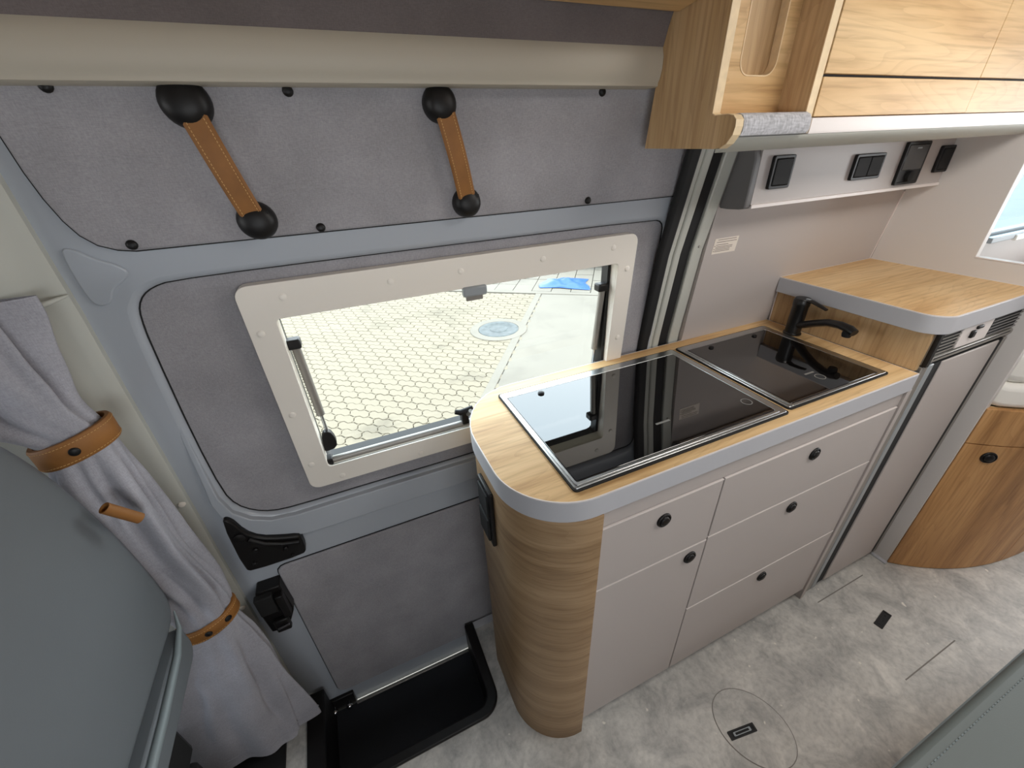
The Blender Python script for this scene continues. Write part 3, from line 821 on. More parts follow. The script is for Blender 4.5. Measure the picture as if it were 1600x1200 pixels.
# splashback board
SB = thing('splashback', 'oak splashback board between the sink and the fridge top', 'splashback', (1.264, .63, .9256))
obj('board', BX(1.2635, .428, .9258, 1.278, .826, 1.0245), M_WOOD_Z, SB)
obj('edge_line', BX(1.2625, .8262, .9258, 1.279, .829, 1.0245), M_WHITE_EDGE, SB)

# raised top over the fridge
FT = thing('fridge_worktop', 'raised oak board with grey edge lying over the fridge', 'worktop', (1.47, .62, 1.0245))
fo_ = [(1.248, .823)] + arc(1.303, .466, .055, 180, 270, 10) + [(1.690, .411), (1.690, .823)]
obj('edge_band', PR(fo_, 1.0245, 1.0685), M_EDGE, FT, bevel=0.0012)
obj('top_surface', PR(inset_loop(fo_, .0018), 1.068, 1.0702), M_WOOD_X, FT)
obj('pale_edge_line', ring(bmesh.new(), inset_loop(fo_, .0003), inset_loop(fo_, .0024), 1.0683, 1.0704), M_WHITE_EDGE, FT)

# fridge
FR = thing('fridge', 'tall slim fridge with grey door and vent grille below the oak top', 'fridge', (1.48, .62, 0))
obj('housing', BX(1.305, .440, .035, 1.672, .80, 1.0235), M_BLACKMATT, FR)
obj('plinth', BX(1.29, .447, 0, 1.688, .47, .035), M_DARKGREY, FR)
for x0, x1, m in ((1.2795, 1.3045, M_ALU), (1.3065, 1.3310, M_SILVER), (1.6685, 1.6885, M_ALU)):
    obj('frame_profile', BX(x0, .4195, .020, x1, .441, .9345), m, FR, bevel=0.003)
obj('door_seal', BX(1.331, .4203, .040, 1.668, .441, .9340), M_BLACKMATT, FR)
obj('door_seal', BX(1.6400, .4180, .040, 1.6560, .424, .9335), M_BLACKMATT, FR)
obj('fridge_door', BX(1.3620, .4170, .040, 1.6400, .424, .9335), M_LAMINATE, FR, bevel=0.002)
HEAD = obj('vent_header', BX(1.2795, .424, .938, 1.689, .445, 1.024), M_ALU, FR, bevel=0.002)
obj('header_end', BX(1.262 + .0175, .416, .936, 1.292, .426, 1.0235), M_BLACK, HEAD)
for (x0, x1) in ((1.294, 1.386), (1.535, 1.688)):
    obj('vent_recess', BX(x0, .4225, .963, x1, .4242, 1.0215), M_BLACKMATT, HEAD)
    n = 6
    for k in range(n):
        z = .968 + k * .0098
        bm = bmesh.new()
        prism(bm, [(.4200, z), (.4182, z - .0008), (.4182, z + .0010), (.4200, z + .0016)], x0 + .001, x1 - .001, 'x')
        obj('vent_slat', bm, M_ALU if x0 < 1.4 else M_DARKGREY, FR)
obj('lower_bar', BX(1.286, .4165, .944, 1.688, .4245, .9585), M_ALU, HEAD, bevel=0.003)
obj('bar_slot', BX(1.300, .4160, .9535, 1.67, .4175, .9565), M_BLACK, HEAD)
obj('display_plate', BX(1.388, .4185, .962, 1.533, .4245, 1.0225), M_WHITE_EDGE, HEAD, bevel=0.002)
obj('display_button', BX(1.430, .412, .984, 1.448, .419, 1.004), M_BLACK, HEAD, bevel=0.003)
obj('display_button', BX(1.449, .4135, 1.004, 1.478, .419, 1.013), M_BLACK, HEAD, bevel=0.003)

# ------------------------------------------------------------------ overhead cabinet
OC = thing('overhead_cabinet', 'oak overhead cabinet with flap doors and an open pigeonhole end', 'cabinet', (1.16, .66, 1.43))
ep = [(.766, 1.435), (.590, 1.4325)] + [(.578, 1.434), (.567, 1.440), (.558, 1.452), (.556, 1.463), (.557, 1.472), (.563, 1.478), (.575, 1.4805)] + [(.600, 1.480), (.607, 1.483), (.606, 1.62), (.603, 1.84), (.62, 1.845), (.720, 1.66), (.737, 1.62), (.748, 1.585)]
obj('end_panel', PR(ep, .630, .6465, 'x'), M_WOOD_Z, OC)
# plywood edge of the end panel
ee = [(.5785, 1.4325), (.567, 1.439), (.5575, 1.4515), (.5553, 1.463), (.5563, 1.4725), (.563, 1.479), (.575, 1.4815), (.600, 1.481), (.606, 1.484), (.605, 1.62), (.602, 1.84)]
bm = bmesh.new()
for a, b in zip(ee, ee[1:]):
    d = Vector((b[0] - a[0], b[1] - a[1])).normalized(); nrm = Vector((d.y, -d.x)) * .0012
    prism(bm, [(a[0], a[1]), (b[0], b[1]), (b[0] + nrm.x, b[1] + nrm.y), (a[0] + nrm.x, a[1] + nrm.y)], .6300, .6465, 'x')
obj('plywood_edge', bm, M_PALE_EDGE, OC)
obj('side_panel', PR([(.571, 1.450), (.571, 1.84), (.62, 1.84), (.73, 1.64), (.75, 1.52), (.77, 1.45)], .807, .8235, 'x'), M_WOOD_Z, OC)
obj('side_panel_edge', BX(.8065, .5696, 1.450, .824, .5712, 1.84), M_PALE_EDGE, OC)
# pigeonhole front board with long rounded slot
nb = [(.6467, 1.481), (.8068, 1.481), (.8068, 1.84), (.6467, 1.84)]
slot = rrect(.692, 1.538, .776, 1.80, .022, 6)
def flat_board(outline, holes, y, th):
    return sheet(outline, 0.0, th, lambda z: y, holes, 0.2)
obj('pigeonhole_board', flat_board(nb, [slot], .626, .014), M_WOOD_X, OC, bevel=0.0)
obj('slot_edge', ring(bmesh.new(), rrect(.6905, 1.5365, .7775, 1.8015, .0235, 6), rrect(.6925, 1.5385, .7755, 1.7995, .0215, 6), .6252, .6405, 'y'), M_PALE_EDGE, OC)
obj('pigeonhole_back', BX(.6467, .6405, 1.481, .8068, .652, 1.80), M_WOOD_Z, OC)
obj('pigeonhole_floor', BX(.6467, .572, 1.452, .8068, .75, 1.4805), M_WOOD_X, OC)
# cloth covered shelf nose
fl_ = [(.590, 1.4815), (.568, 1.4815), (.560, 1.478), (.556, 1.470), (.5555, 1.456), (.559, 1.450), (.575, 1.4485), (.590, 1.4485)]
obj('cloth_nose', PR(fl_, .6480, .8062, 'x'), M_FAB_LIP, OC)
# flap doors and lower fixed board
for x0, x1 in ((.826, 1.308), (1.3095, 1.6885)):
    obj('flap_door', BX(x0, .568, 1.5345, x1, .584, 1.84), M_WOOD_X, OC, bevel=0.001)
    obj('lower_board', BX(x0, .568, 1.474, x1, .584, 1.5305), M_WOOD_X, OC, bevel=0.001) if x0 < 1 else None
obj('lower_board', BX(1.308, .568, 1.474, 1.6885, .584, 1.5305), M_WOOD_X, OC)
obj('flap_gap', BX(.826, .5735, 1.528, 1.6885, .586, 1.538), M_BLACKMATT, OC)
obj('cabinet_floor', BX(.824, .586, 1.450, 1.6885, .765, 1.466), M_LAMINATE, OC)
# light pelmet under the cabinet
pl_ = [(.575, 1.4735), (.567, 1.472), (.5665, 1.4535), (.568, 1.4485), (.590, 1.4485), (.590, 1.4735)]
obj('pelmet', PR(pl_, .824, 1.6885, 'x'), M_WHITE_EDGE, OC)
pl2 = [(.568, 1.448), (.569, 1.4455), (.578, 1.4375), (.590, 1.4300), (.604, 1.4260), (.604, 1.448)]
obj('pelmet_nose', PR(pl2, .6480, 1.6885, 'x'), M_CREAM, OC)  # cream underside; the shade below the pelmet is put into this colour too

# wooden shelf underside at the ceiling, ahead of the overhead cabinet
SH = thing('ceiling_shelf', 'dark oak storage shelf under the ceiling, ahead of the overhead cabinet', 'shelf', (.1, .6, 1.65))
obj('shelf_board', PR([(.722, 1.643), (.716, 1.634), (.40, 1.676), (.40, 1.692), (.715, 1.652)], -.40, .628, 'x'), M_WOOD_X, SH)

# ------------------------------------------------------------------ socket housing and its switches
SBX = thing('switch_housing', 'beige box under the overhead cabinet carrying black switches', 'housing', (1.3, .75, 1.3))
obj('housing_body', PR([(.726, 1.306), (.726, 1.436), (.765, 1.445), (.775, 1.44), (.792, 1.306)], .922, 1.6885, 'x'), M_LAMINATE, SBX)
obj('housing_trim', PR([(.7225, 1.302), (.7225, 1.309), (.727, 1.311), (.79, 1.308), (.79, 1.302)], .922, 1.6885, 'x'), M_WHITE_EDGE, SBX)
obj('end_cap', PR(smooth_loop([(.7285, 1.300), (.7255, 1.308), (.7255, 1.436), (.765, 1.440), (.785, 1.435), (.803, 1.302), (.792, 1.296)], 1), .905, .9225, 'x'), M_DARKGREY, SBX, bevel=0.003)
def plate(name, x0, x1, z0, z1, label, cat, group=None):
    t = thing(name, label, cat, ((x0 + x1) / 2, .724, (z0 + z1) / 2), group=group)
    obj('switch_frame', ring(bmesh.new(), rrect(x0, z0, x1, z1, .004, 3), rrect(x0 + .007, z0 + .007, x1 - .007, z1 - .007, .003, 3), .718, .7262, 'y'), M_BLACK, t, bevel=0.0015)
    return t
G = 'black switch plates on the beige housing'
t = plate('light_switch', .957, 1.026, 1.340, 1.409, 'single black light switch at the end of the housing nearest the sliding door', 'switch', G)
obj('rocker', BX(.9645, .7165, 1.3475, 1.0185, .7262, 1.4015), M_BLACKMATT, t, bevel=0.002)
t = plate('light_switch', 1.252, 1.370, 1.340, 1.399, 'double black light switch in the middle of the housing, two rockers', 'switch', G)
obj('rocker', BX(1.2595, .7165, 1.3475, 1.3095, .7262, 1.3915), M_BLACKMATT, t, bevel=0.002)
obj('rocker', BX(1.3115, .7165, 1.3475, 1.3625, .7262, 1.3915), M_BLACKMATT, t, bevel=0.002)
t = plate('heater_control', 1.453, 1.557, 1.316, 1.419, 'tall black heater control with grey screen and round dial', 'control panel')
obj('screen', BX(1.4605, .7175, 1.352, 1.5495, .7262, 1.4115), M_DISPLAY, t, bevel=0.001)
obj('screen_mark', BX(1.497, .7172, 1.402, 1.517, .7176, 1.4055), M_SILVER, t)
obj('dial_plate', BX(1.4605, .719, 1.3235, 1.5495, .7262, 1.3515), M_BLACK, t)
obj('dial', LT([(.014, 0), (.0135, .008), (.010, .010), (.002, .0105)], (1.505, .719, 1.336), (0, -1, 0), 20), M_BLACKMATT, t)
t = plate('power_socket', 1.624, 1.6875, 1.338, 1.405, 'black power socket plate at the partition end of the housing', 'socket', G)
obj('socket_cover', BX(1.6315, .7165, 1.3455, 1.680, .7262, 1.3975), M_BLACKMATT, t, bevel=0.002)

# white notice stuck on the side wall
LB = thing('notice_sticker', 'small white printed notice stuck on the wall above the sink', 'label', (.966, .80, 1.2))
obj('paper', sheet([(.924, 1.180), (1.008, 1.180), (1.008, 1.2205), (.924, 1.2205)], .0008, .0007, wall_y), M_PAPER, LB)
bm = bmesh.new()
for z, a, b in ((1.2165, .935, 1.000), (1.2105, .932, 1.003), (1.2035, .932, .975), (1.1985, .932, .992), (1.1945, .932, .992), (1.1905, .932, .985), (1.1865, .932, .985)):
    y = wall_y(z) - .0009
    box(bm, a, y - .0002, z - .0007, b, y + .0003, z + .0007)
for z in (1.2005, 1.1925, 1.1875):
    box(bm, .927, wall_y(z) - .0011, z - .001, .930, wall_y(z) - .0006, z + .001)
obj('print_lines', bm, M_INK, LB)

# ------------------------------------------------------------------ bed end
def bez(p0, p1, p2, n):
    return [((1 - t) ** 2 * p0[0] + 2 * t * (1 - t) * p1[0] + t * t * p2[0], (1 - t) ** 2 * p0[1] + 2 * t * (1 - t) * p1[1] + t * t * p2[1]) for t in [i / n for i in range(n + 1)]]
curve = bez((1.692, .374), (1.84, .240), (2.07, .200), 12)
curve2 = bez((2.074, .1995), (2.25, .170), (2.50, .172), 8)
def off_curve(c, d):
    out = []
    for i, p in enumerate(c):
        a = c[max(0, i - 1)]; b = c[min(len(c) - 1, i + 1)]
        v = Vector((b[0] - a[0], b[1] - a[1])).normalized()
        out.append((p[0] - v.y * d, p[1] + v.x * d))
    return out
BB = thing('bed_base', 'curved oak bed base with door below the white mattress', 'bed', (2.1, .4, 0))
bd = obj('bed_door', PR(curve + off_curve(curve, .018)[::-1], .004, .5845), M_WOOD_BED, BB)
knob(bd, 1.752, .325, .541, (-.62, -.78, 0), .021)
obj('bed_panel', PR(curve2 + off_curve(curve2, .018)[::-1], .004, .5845), M_WOOD_BED, BB)
whole = curve + curve2[1:]
obj('bed_rim', PR(whole + off_curve(whole, .018)[::-1], .588, .713), M_WOOD_BED, BB)
obj('bed_plinth', PR(off_curve(whole, .010) + off_curve(whole, .03)[::-1], 0, .71), M_PALE_EDGE, BB)
obj('bed_platform', PR(off_curve(whole, .03) + [(3.39, .21), (3.39, .82), (1.713, .82)], .66, .700), M_LAMINATE, BB)
MT = thing('mattress', 'white mattress lying on the curved oak bed base', 'mattress', (2.4, .5, .713))
mo = off_curve(whole, .012)[0:] + [(3.38, .19), (3.38, .80), (1.718, .80)]
mo = [(max(x, 1.718), y) for x, y in mo]
obj('mattress_base', PR(mo, .714, .790), M_MATTRESS, MT, bevel=0.018, seg=4)
obj('mattress_topper', PR(inset_loop(mo, .012), .788, .905), M_MATTRESS, MT, bevel=0.030, seg=4)

# ================================================================== SOFT THINGS
# leather loops on the door
def leather_loop(cx0, z0, r0, cx1, z1, r1, label):
    y0 = door_y(z0) - .006; y1 = door_y(z1) - .006
    t = thing('leather_strap', label, 'strap', ((cx0 + cx1) / 2, (y0 + y1) / 2, (z0 + z1) / 2), group='tan leather straps on the sliding door')
    def dome(x, y, z, r):
        o = obj('strap_mount', LT([(r * 1.02, 0), (r * 1.02, .004), (r, .010), (r * .93, .016), (r * .78, .021), (r * .55, .0245), (r * .25, .026), (.001, .0262)], (x, y, z), (0, -1, .08), 30), M_BLACK, t, ang=60)
        return o
    dome(cx0, y0, z0, r0); dome(cx1, y1, z1, r1)
    # strap, a flat band with thickness bowing off the panel
    n = 14; w = .0165; th = .003
    a = Vector((cx0 + (cx1 - cx0) * .14, y0 - .018, z0 + (z1 - z0) * .10)); b = Vector((cx0 + (cx1 - cx0) * .96, y1 - .018, z0 + (z1 - z0) * .965))
    d = (b - a).normalized(); side = d.cross(Vector((0, 1, 0))).normalized(); nr = Vector((0, -1, 0))
    bm = bmesh.new(); R = []
    bs = [bmesh.new(), bmesh.new()]
    for i in range(n + 1):
        u = i / n; bow = math.sin(u * PI) * .006
        p = a.lerp(b, u) + nr * bow
        R.append([bm.verts.new(p + side * w), bm.verts.new(p + side * (w - .003) + nr * th), bm.verts.new(p - side * (w - .003) + nr * th), bm.verts.new(p - side * w), bm.verts.new(p - side * (w - .003) - nr * .002), bm.verts.new(p + side * (w - .003) - nr * .002)])
    for A, B in zip(R, R[1:]):
        for k in range(6): bm.faces.new((A[k], A[(k + 1) % 6], B[(k + 1) % 6], B[k]))
    bm.faces.new(R[0][::-1]); bm.faces.new(R[-1])
    st = obj('strap_band', bm, M_LEATHER, t)
    bm = bmesh.new()
    for sgn in (-1, 1):
        m = 30
        for i in range(m):
            u0 = (i + .15) / m; u1 = (i + .75) / m
            p0 = a.lerp(b, u0) + nr * (math.sin(u0 * PI) * .006 + th) + side * sgn * (w - .0055)
            p1 = a.lerp(b, u1) + nr * (math.sin(u1 * PI) * .006 + th) + side * sgn * (w - .0055)
            tube(bm, [p0, p1], .0005, n=5)
    o = obj('stitching', bm, M_STITCH, st); o['kind'] = 'stuff'
    obj('slot_clip', BX(cx1 - .020, y1 - .021, z1 + .010, cx1 + .020, y1 - .012, z1 + .014), M_BLACKMATT, t)
leather_loop(-.130, 1.516, .030, -.094, 1.363, .028, 'tan leather strap between black round mounts, nearer the curtain')
leather_loop(.217, 1.513, .027, .254, 1.362, .026, 'tan leather strap between black round mounts, above the door window')

# curtain hanging in front of the pillar, tied twice
def blend(z, zs, vs):
    # smooth interpolation
    if z <= zs[0]: return vs[0]
    for a, b, c, d in zip(zs, zs[1:], vs, vs[1:]):
        if z <= b:
            t = (z - a) / (b - a); t = t * t * (3 - 2 * t)
            return c + (d - c) * t
    return vs[-1]
CZ = [.05, .20, .42, .51, .600, .66, .85, 1.00, 1.085, 1.16, 1.22, 1.285, 1.40]
CX = [-.516, -.500, -.465, -.442, -.422, -.422, -.440, -.431, -.424, -.468, -.496, -.520, -.56]       # centre x
CY = [.742, .742, .741, .741, .741, .741, .738, .734, .733, .734, .737, .742, .747]
RX = [.152, .135, .103, .076, .050, .056, .060, .051, .044, .069, .093, .118, .150]                   # half width
RY = [.036, .036, .035, .033, .032, .034, .038, .036, .032, .036, .036, .033, .030]
def curtain_point(z, th, grow=0.0):
    cx, cy = blend(z, CZ, CX), blend(z, CZ, CY)
    rx, ry = blend(z, CZ, RX) + grow, blend(z, CZ, RY) + grow
    # pleats fade near the ties
    near = min(1.0, min(abs(z - .600), abs(z - 1.085)) / .10)
    amp = (.030 + (.26 if z > .6 else .20) * near) if grow == 0 else 0.0
    ph = 1.6 * math.sin(z * 5.0)
    f = 1 + amp * (.55 * math.sin(5 * th + ph) + .30 * math.sin(9 * th - 2.1 * z * 3 + 1.0) + .16 * math.sin(14 * th + 7 * z))
    c, s = math.cos(th), math.sin(th)
    return Vector((cx + rx * f * c, cy + ry * (1 + 1.6 * (f - 1)) * s, z))
bm = bmesh.new(); rows = []
N = 120; K = 96
for i in range(K + 1):
    z = .055 + (1.30 - .055) * i / K
    row = []
    for k in range(N):
        th = 2 * PI * k / N
        p = curtain_point(z, th)
        row.append(bm.verts.new(p))
    rows.append(row)
for A, B in zip(rows, rows[1:]):
    for k in range(N): bm.faces.new((A[k], A[(k + 1) % N], B[(k + 1) % N], B[k]))
CU = thing('curtain', 'grey cloth cab curtain gathered by two tan ties beside the pillar', 'curtain', (-.41, .735, .055))
obj('curtain_cloth', bm, M_FAB_CURT, CU, ang=180)
bm = bmesh.new(); rows = []
for z, g in ((.090, .0012), (.0915, .0024), (.0945, .0024), (.096, .0012)):
    row = []
    for k in range(N):
        p = curtain_point(z, 2 * PI * k / N)
        c = Vector((blend(z, CZ, CX), blend(z, CZ, CY), z)); q = (p - c); q.normalize()
        row.append(bm.verts.new(p + q * g ))
    rows.append(row)
for A, B in zip(rows, rows[1:]):
    for k in range(N): bm.faces.new((A[k], A[(k + 1) % N], B[(k + 1) % N], B[k]))
obj('hem_seam', bm, M_FAB_CURT, CU)

def curtain_tie(zc, h, tilt, label, studs):
    t = thing('curtain_tie', label, 'strap', (blend(zc, CZ, CX), blend(zc, CZ, CY), zc), group='tan leather ties around the curtain')
    bm = bmesh.new(); n = 64
    L = []
    for dz, g in ((-h, .003), (-h, .008), (-h + .003, .010), (h - .003, .010), (h, .008), (h, .003)):
        row = []
        for k in range(n):
            th = 2 * PI * k / n
            cx, cy = blend(zc, CZ, CX), blend(zc, CZ, CY)
            rx, ry = blend(zc, CZ, RX) + g, blend(zc, CZ, RY) + g
            row.append(bm.verts.new((cx + rx * math.cos(th), cy + ry * math.sin(th), zc + dz + tilt * math.cos(th))))
        L.append(row)
    L.append(L[0])
    for A, B in zip(L, L[1:]):
        for k in range(n): bm.faces.new((A[k], A[(k + 1) % n], B[(k + 1) % n], B[k]))
    band = obj('tie_band', bm, M_LEATHER, t)
    for deg in studs:
        th = math.radians(deg)
        cx, cy = blend(zc, CZ, CX), blend(zc, CZ, CY)
        rx, ry = blend(zc, CZ, RX) + .010, blend(zc, CZ, RY) + .010
        nrm = Vector((math.cos(th) / rx, math.sin(th) / ry, 0)).normalized()
        obj('press_stud', LT([(.0068, -.001), (.0068, .0015), (.005, .003), (.001, .0035)], (cx + rx * math.cos(th), cy + ry * math.sin(th), zc + tilt * math.cos(th)), nrm, 16), M_BLACK, t)
    bm = bmesh.new()
    for dz in (-h + .005, h - .005):
        m = 70
        for k in range(m):
            q = []
            for u in (k + .1, k + .7):
                th = 2 * PI * u / m
                cx, cy = blend(zc, CZ, CX), blend(zc, CZ, CY)
                rx, ry = blend(zc, CZ, RX) + .0101, blend(zc, CZ, RY) + .0101
                q.append((cx + rx * math.cos(th), cy + ry * math.sin(th), zc + dz + tilt * math.cos(th)))
            tube(bm, q, .0005, n=5)
    o = obj('stitching', bm, M_STITCH, band); o['kind'] = 'stuff'
    return t
curtain_tie(1.085, .019, .012, 'upper tan leather tie around the grey curtain', (285,))
curtain_tie(.600, .017, .014, 'lower tan leather tie with two studs around the grey curtain', (278, 318))
# rolled tan loop peeping out between curtain and seat
RL = thing('rolled_tie', 'rolled tan leather tie end between the curtain and the seat back', 'strap', (-.40, .60, .92))
bm = bmesh.new()
d0 = Vector((-.400, .655, 1.004)); d1 = Vector((-.380, .672, .955))
ax = (d1 - d0).normalized(); u = ax.cross(Vector((0, 0, 1))).normalized(); v = ax.cross(u)
Ls = []
for p, r in ((d0, .0085), (d1, .0085), (d1, .0068), (d0, .0068)):
    Ls.append([bm.verts.new(p + (u * math.cos(2 * PI * k / 24) + v * math.sin(2 * PI * k / 24)) * r) for k in range(24)])
for a in range(4):
    A, B = Ls[a], Ls[(a + 1) % 4]
    for k in range(24): bm.faces.new((A[k], A[(k + 1) % 24], B[(k + 1) % 24], B[k]))
obj('leather_roll', bm, M_LEATHER, RL)

# passenger seat seen from behind
SEAT = thing('passenger_seat', 'dark grey leather passenger seat back in front of the curtain', 'seat', (-.55, .42, 0))
so = [(.10, .722), (.60, .716), (.645, .714), (.674, .722), (.692, .748), (.697, .80), (.695, .90), (.689, .955), (.676, 1.05), (.652, 1.130), (.622, 1.195), (.57, 1.26), (.48, 1.32), (.35, 1.35), (.22, 1.35), (.10, 1.30), (.03, 1.20), (.0, 1.05), (-.01, .90), (.0, .76), (.03, .70)]
so = smooth_loop(so, 2)
bm = bmesh.new()
rows = []
for x, ins in ((-.420, .030), (-.4205, .014), (-.424, .004), (-.432, 0), (-.50, 0), (-.52, .006), (-.53, .03)):
    L = inset_loop(so, ins)
    rows.append([bm.verts.new((x - .02 * ((z - .7) / .6), y, z)) for y, z in L])
for A, B in zip(rows, rows[1:]):
    n = len(A)
    for k in range(n): bm.faces.new((A[k], A[(k + 1) % n], B[(k + 1) % n], B[k]))
bm.faces.new(rows[0]); bm.faces.new(rows[-1][::-1])
obj('backrest', bm, M_SEAT, SEAT, ang=60)
MPK = obj('map_pocket', PR(rrect(.06, .632, .657, .700, (.01, .03, .006, .006), 5), -.448, -.416, 'x'), M_SEAT, SEAT, bevel=0.006, seg=3)
obj('pocket_rim', TB([(-.412, .06, .690), (-.411, .30, .690), (-.411, .50, .692), (-.412, .60, .696), (-.416, .650, .706), (-.424, .678, .722)], [.0075, .0075, .0070, .0060, .004, .0015], n=12), M_SEATPIPE, MPK)
obj('lower_back', BX(-.56, .05, .45, -.47, .58, .71), M_BLACKMATT, SEAT, bevel=0.01)
obj('seat_cushion', PR(rrect(.04, .36, .58, .46, .03, 5), -.98, -.52, 'x'), M_SEAT, SEAT, bevel=0.02, seg=3)
obj('seat_base', BX(-.93, .12, .0, -.50, .60, .37), M_BLACKMATT, SEAT, bevel=0.01)

# bench cushion at the lower right
BN = thing('bench', 'grey-green leather bench corner beside the floor hatch', 'bench', (1.1, -.3, 0))
bo2 = rrect(.45, -.55, 1.75, .004, .03, 5)
obj('bench_cushion', PR(bo2, .36, .452), M_BENCH, BN, bevel=0.012, seg=4)
obj('bench_piping', ring(bmesh.new(), rrect(.447, -.553, 1.753, .007, .032, 5), rrect(.455, -.545, 1.745, -.001, .028, 5), .400, .408), M_SEATPIPE, BN)
obj('bench_box', BX(.50, -.52, 0, 1.70, -.05, .36), M_WOOD_X, BN)
bm = bmesh.new()
x = .50
while x < 1.72:
    tube(bm, [(x, -.020, .4525), (x + .006, -.020, .4525)], .0013, n=5); x += .010
o = obj('stitching', bm, M_SEATPIPE, BN); o['kind'] = 'stuff'

# ================================================================== OUTSIDE
ZG = -.70
U = Vector((.807, -.59, 0)); V = Vector((.59, .807, 0))
def uv(u, v, z=ZG): p = U * u + V * v; return Vector((p.x, p.y, z))
def quad(bm, u0, v0, u1, v1, z0, z1):
    a = [uv(u0, v0, z0), uv(u1, v0, z0), uv(u1, v1, z0), uv(u0, v1, z0)]
    prism(bm, [(p.x, p.y) for p in a], z0, z1)
bm = bmesh.new(); quad(bm, -30, -20, 30, 40, ZG - .30, ZG - .06)
GR = obj('ground', bm, M_SLAB, smooth=False)
tag(GR, 'pale paved yard outside the van window', 'ground', kind='structure')
bm = bmesh.new(); quad(bm, -6.5, .9, -1.05, 6.62, ZG - .07, ZG - .045)
obj('joint_bed', bm, M_JOINT, GR)
bm = bmesh.new(); quad(bm, -1.028, .5, 8, 6.60, ZG - .06, ZG - .002)
obj('concrete_slab', bm, M_SLAB, GR, bevel=0.006)
bm = bmesh.new(); quad(bm, -1.128, .5, -1.034, 6.60, ZG - .06, ZG + .006)
obj('kerb_strip', bm, M_SLAB, GR, bevel=0.006)
bm = bmesh.new(); quad(bm, -14, 6.61, 14, 6.72, ZG - .06, ZG + .006)
obj('kerb_strip', bm, M_SLAB, GR, bevel=0.006)
# wavy interlocking pavers
L_, W_ = .200, .102
def tri(t):
    t = t % 1.0
    return 4 * t - 1 if t < .5 else 3 - 4 * t
def paver_mesh():
    g = .0036; a = .010; b = .011
    top = [(-L_ / 2 + L_ * i / 8) for i in range(9)]
    def f(u): return a * tri(u / (L_ / 2) + .25)
    pts = []
    for u in top: pts.append((u * (1 - 2 * g / L_), -W_ / 2 + g + f(u)))
    pts2 = []
    for u in reversed(top): pts2.append((u * (1 - 2 * g / L_), W_ / 2 - g + f(u)))
    mid_r = [(L_ / 2 - g + b, f(L_ / 2) - .02), (L_ / 2 - g - b, f(L_ / 2) + .02)]
    mid_l = [(-L_ / 2 + g - b, f(-L_ / 2) + .02), (-L_ / 2 + g + b, f(-L_ / 2) - .02)]
    loop = pts + mid_r + pts2 + mid_l
    bm = bmesh.new()
    lo_ = [bm.verts.new((p[0], p[1], -.05)) for p in loop]
    m_ = [bm.verts.new((p[0], p[1], -.004)) for p in loop]
    hi = [bm.verts.new((p[0] * .975, p[1] * .955, 0)) for p in loop]
    n = len(loop)
    for A, B in ((lo_, m_), (m_, hi)):
        for i in range(n): bm.faces.new((A[i], A[(i + 1) % n], B[(i + 1) % n], B[i]))
    bm.faces.new(hi)
    bmesh.ops.recalc_face_normals(bm, faces=bm.faces[:])
    me = bpy.data.meshes.new('paver'); bm.to_mesh(me); bm.free(); me.materials.append(M_PAVER)
    return me
PM = paver_mesh()
ang = math.atan2(U.y, U.x)
man = Vector((1.85, 4.86, ZG))
cells = []
r = 0; v = 1.0
while v < 6.60:
    sh = (r % 2) * L_ / 2
    u = -8.0 + sh
    while u < -1.128 + L_ * .20:
        p = uv(u, v)
        if (p - man).length > .30: cells.append((p, u, v, 1.0))
        u += L_
    gap = -1.100 - (u - L_ / 2)
    if gap > .03:
        p = uv(u - L_ / 2 + gap / 2, v)
        if (p - man).length > .30: cells.append((p, u, v, gap / L_))
    v += W_; r += 1
# which pavers the door window shows
def vis(p):
    d = p - Vector((0, 0, 1.45))
    if d.y < .9: return False
    t = .85 / d.y
    x = d.x * t; z = 1.45 + d.z * t
    return -.16 < x < .68 and .78 < z < 1.24
near = sorted([c for c in cells if vis(c[0])], key=lambda c: (c[0] - Vector((0, 0, 1.45))).length)
far = near[295:]; near = near[:295]
rest = [c for c in cells if not vis(c[0]) and (c[0] - Vector((.6, 4.2, ZG))).length < 4.2]
rng = random.Random(3)
def paver_matrix(p):
    return Matrix.Translation((p.x, p.y, ZG + rng.uniform(-.003, .002))) @ Matrix.Rotation(ang, 4, 'Z')
for p, u, v, w in near:
    o = bpy.data.objects.new('paver', PM); COL.objects.link(o); o.parent = GR
    o.matrix_local = paver_matrix(p) @ Matrix.Diagonal((w, 1, 1, 1))
bm = bmesh.new()
for p, u, v, w in far + rest:
    k = len(bm.verts); bm.from_mesh(PM); bm.verts.ensure_lookup_table()
    bmesh.ops.transform(bm, matrix=paver_matrix(p) @ Matrix.Diagonal((w, 1, 1, 1)), verts=bm.verts[k:])
o = obj('paver_field', bm, M_PAVER, GR, smooth=False); o['kind'] = 'stuff'
# slabs beyond the drain line
for i in range(-4, 18):
    for j in range(7):
        if i < 0 and j > 3: continue
        bm = bmesh.new(); quad(bm, -3.2 + i * .33, 6.74 + j * .36, -3.2 + i * .33 + .318, 6.74 + j * .36 + .348, ZG - .05, ZG - .002 + rng.uniform(-.003, .003))
        obj('slab', bm, M_SLAB, GR)
MC = thing('manhole_cover', 'round grey manhole cover among the pale pavers', 'manhole cover', man)
obj('cover_ring', ring(bmesh.new(), [(man.x + .385 * math.cos(PI * a / 24), man.y + .385 * math.sin(PI * a / 24)) for a in range(48)], [(man.x + .275 * math.cos(PI * a / 24), man.y + .275 * math.sin(PI * a / 24)) for a in range(48)], ZG - .05, ZG + .010), M_SLAB, MC, bevel=.004)
obj('cover_plate', LT([(.270, -.04), (.270, .008), (.262, .012), (.20, .012), (.195, .008), (.12, .008), (.115, .013), (.001, .013)], man, (0, 0, 1), 40), M_IRON, MC)
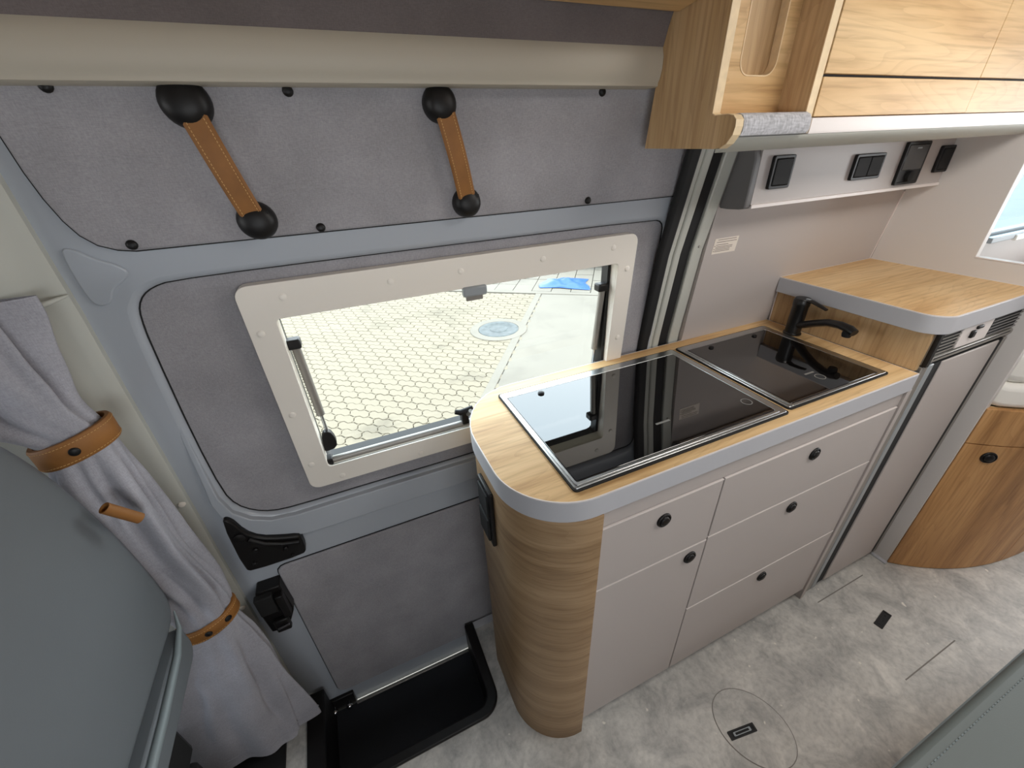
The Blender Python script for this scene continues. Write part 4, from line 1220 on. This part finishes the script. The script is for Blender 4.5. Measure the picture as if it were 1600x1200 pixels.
# blue tarpaulin heap
TP = thing('tarpaulin', 'crumpled blue tarpaulin lying on the paving', 'tarpaulin', (3.66, 6.28, ZG))
bm = bmesh.new(); g = {}
nu, nv = 26, 16
for i in range(nu + 1):
    for j in range(nv + 1):
        a = i / nu * 2 - 1; b = j / nv * 2 - 1
        rr = 1 - .25 * math.sin(3 * math.atan2(b, a) + .7) * .5
        p = Vector((3.68, 6.22, ZG)) + U * a * .40 * rr + V * b * .30 * rr
        d = max(0, 1 - (a * a) ** .9) * max(0, 1 - (b * b) ** .9)
        p.z = ZG + .008 + .06 * d * (1 + .35 * math.sin(9 * a + 4 * b) + .25 * math.sin(7 * b - 5 * a + 1))
        g[i, j] = bm.verts.new(p)
for i in range(nu):
    for j in range(nv):
        bm.faces.new((g[i, j], g[i + 1, j], g[i + 1, j + 1], g[i, j + 1]))
ob = obj('tarpaulin_sheet', bm, M_TARP, TP, ang=30)
so_ = ob.modifiers.new('thickness', 'SOLIDIFY'); so_.thickness = .004; so_.offset = 1

# parked white car beyond the paving, only its lower flank shows
CR = thing('car', 'white parked car beyond the blue tarpaulin', 'car', uv(.35, 9.0))
def cbox(n, u0, v0, u1, v1, z0, z1, m, b=0.0):
    bm = bmesh.new(); quad(bm, u0, v0, u1, v1, ZG + z0, ZG + z1); return obj(n, bm, m, CR, bevel=b, seg=3)
cbox('car_body', -1.2, 8.3, 2.9, 10.0, .28, .95, M_CARWHITE, .12)
cbox('car_cabin', -.6, 8.45, 2.2, 9.85, .93, 1.42, M_DISPLAY, .2)
cbox('underbody', -1.05, 8.42, 2.75, 9.9, .16, .34, M_BLACKMATT, .02)
cbox('side_sill', -.20, 8.28, 1.95, 8.34, .22, .33, M_CARWHITE, .02)
for u in (-.55, 2.25):
    c = uv(u, 8.30, ZG + .31)
    w = obj('wheel', LT([(.20, 0), (.30, .0), (.31, .02), (.31, .18), (.30, .20), (.20, .20)], c, V, 32), M_BLACKMATT, CR)
    obj('hub_cap', LT([(.19, 0), (.18, -.015), (.05, -.02), (.01, -.02)], c, V, 20), M_SILVER, CR)

# ================================================================== numbering of repeats is left to Blender's own suffixes
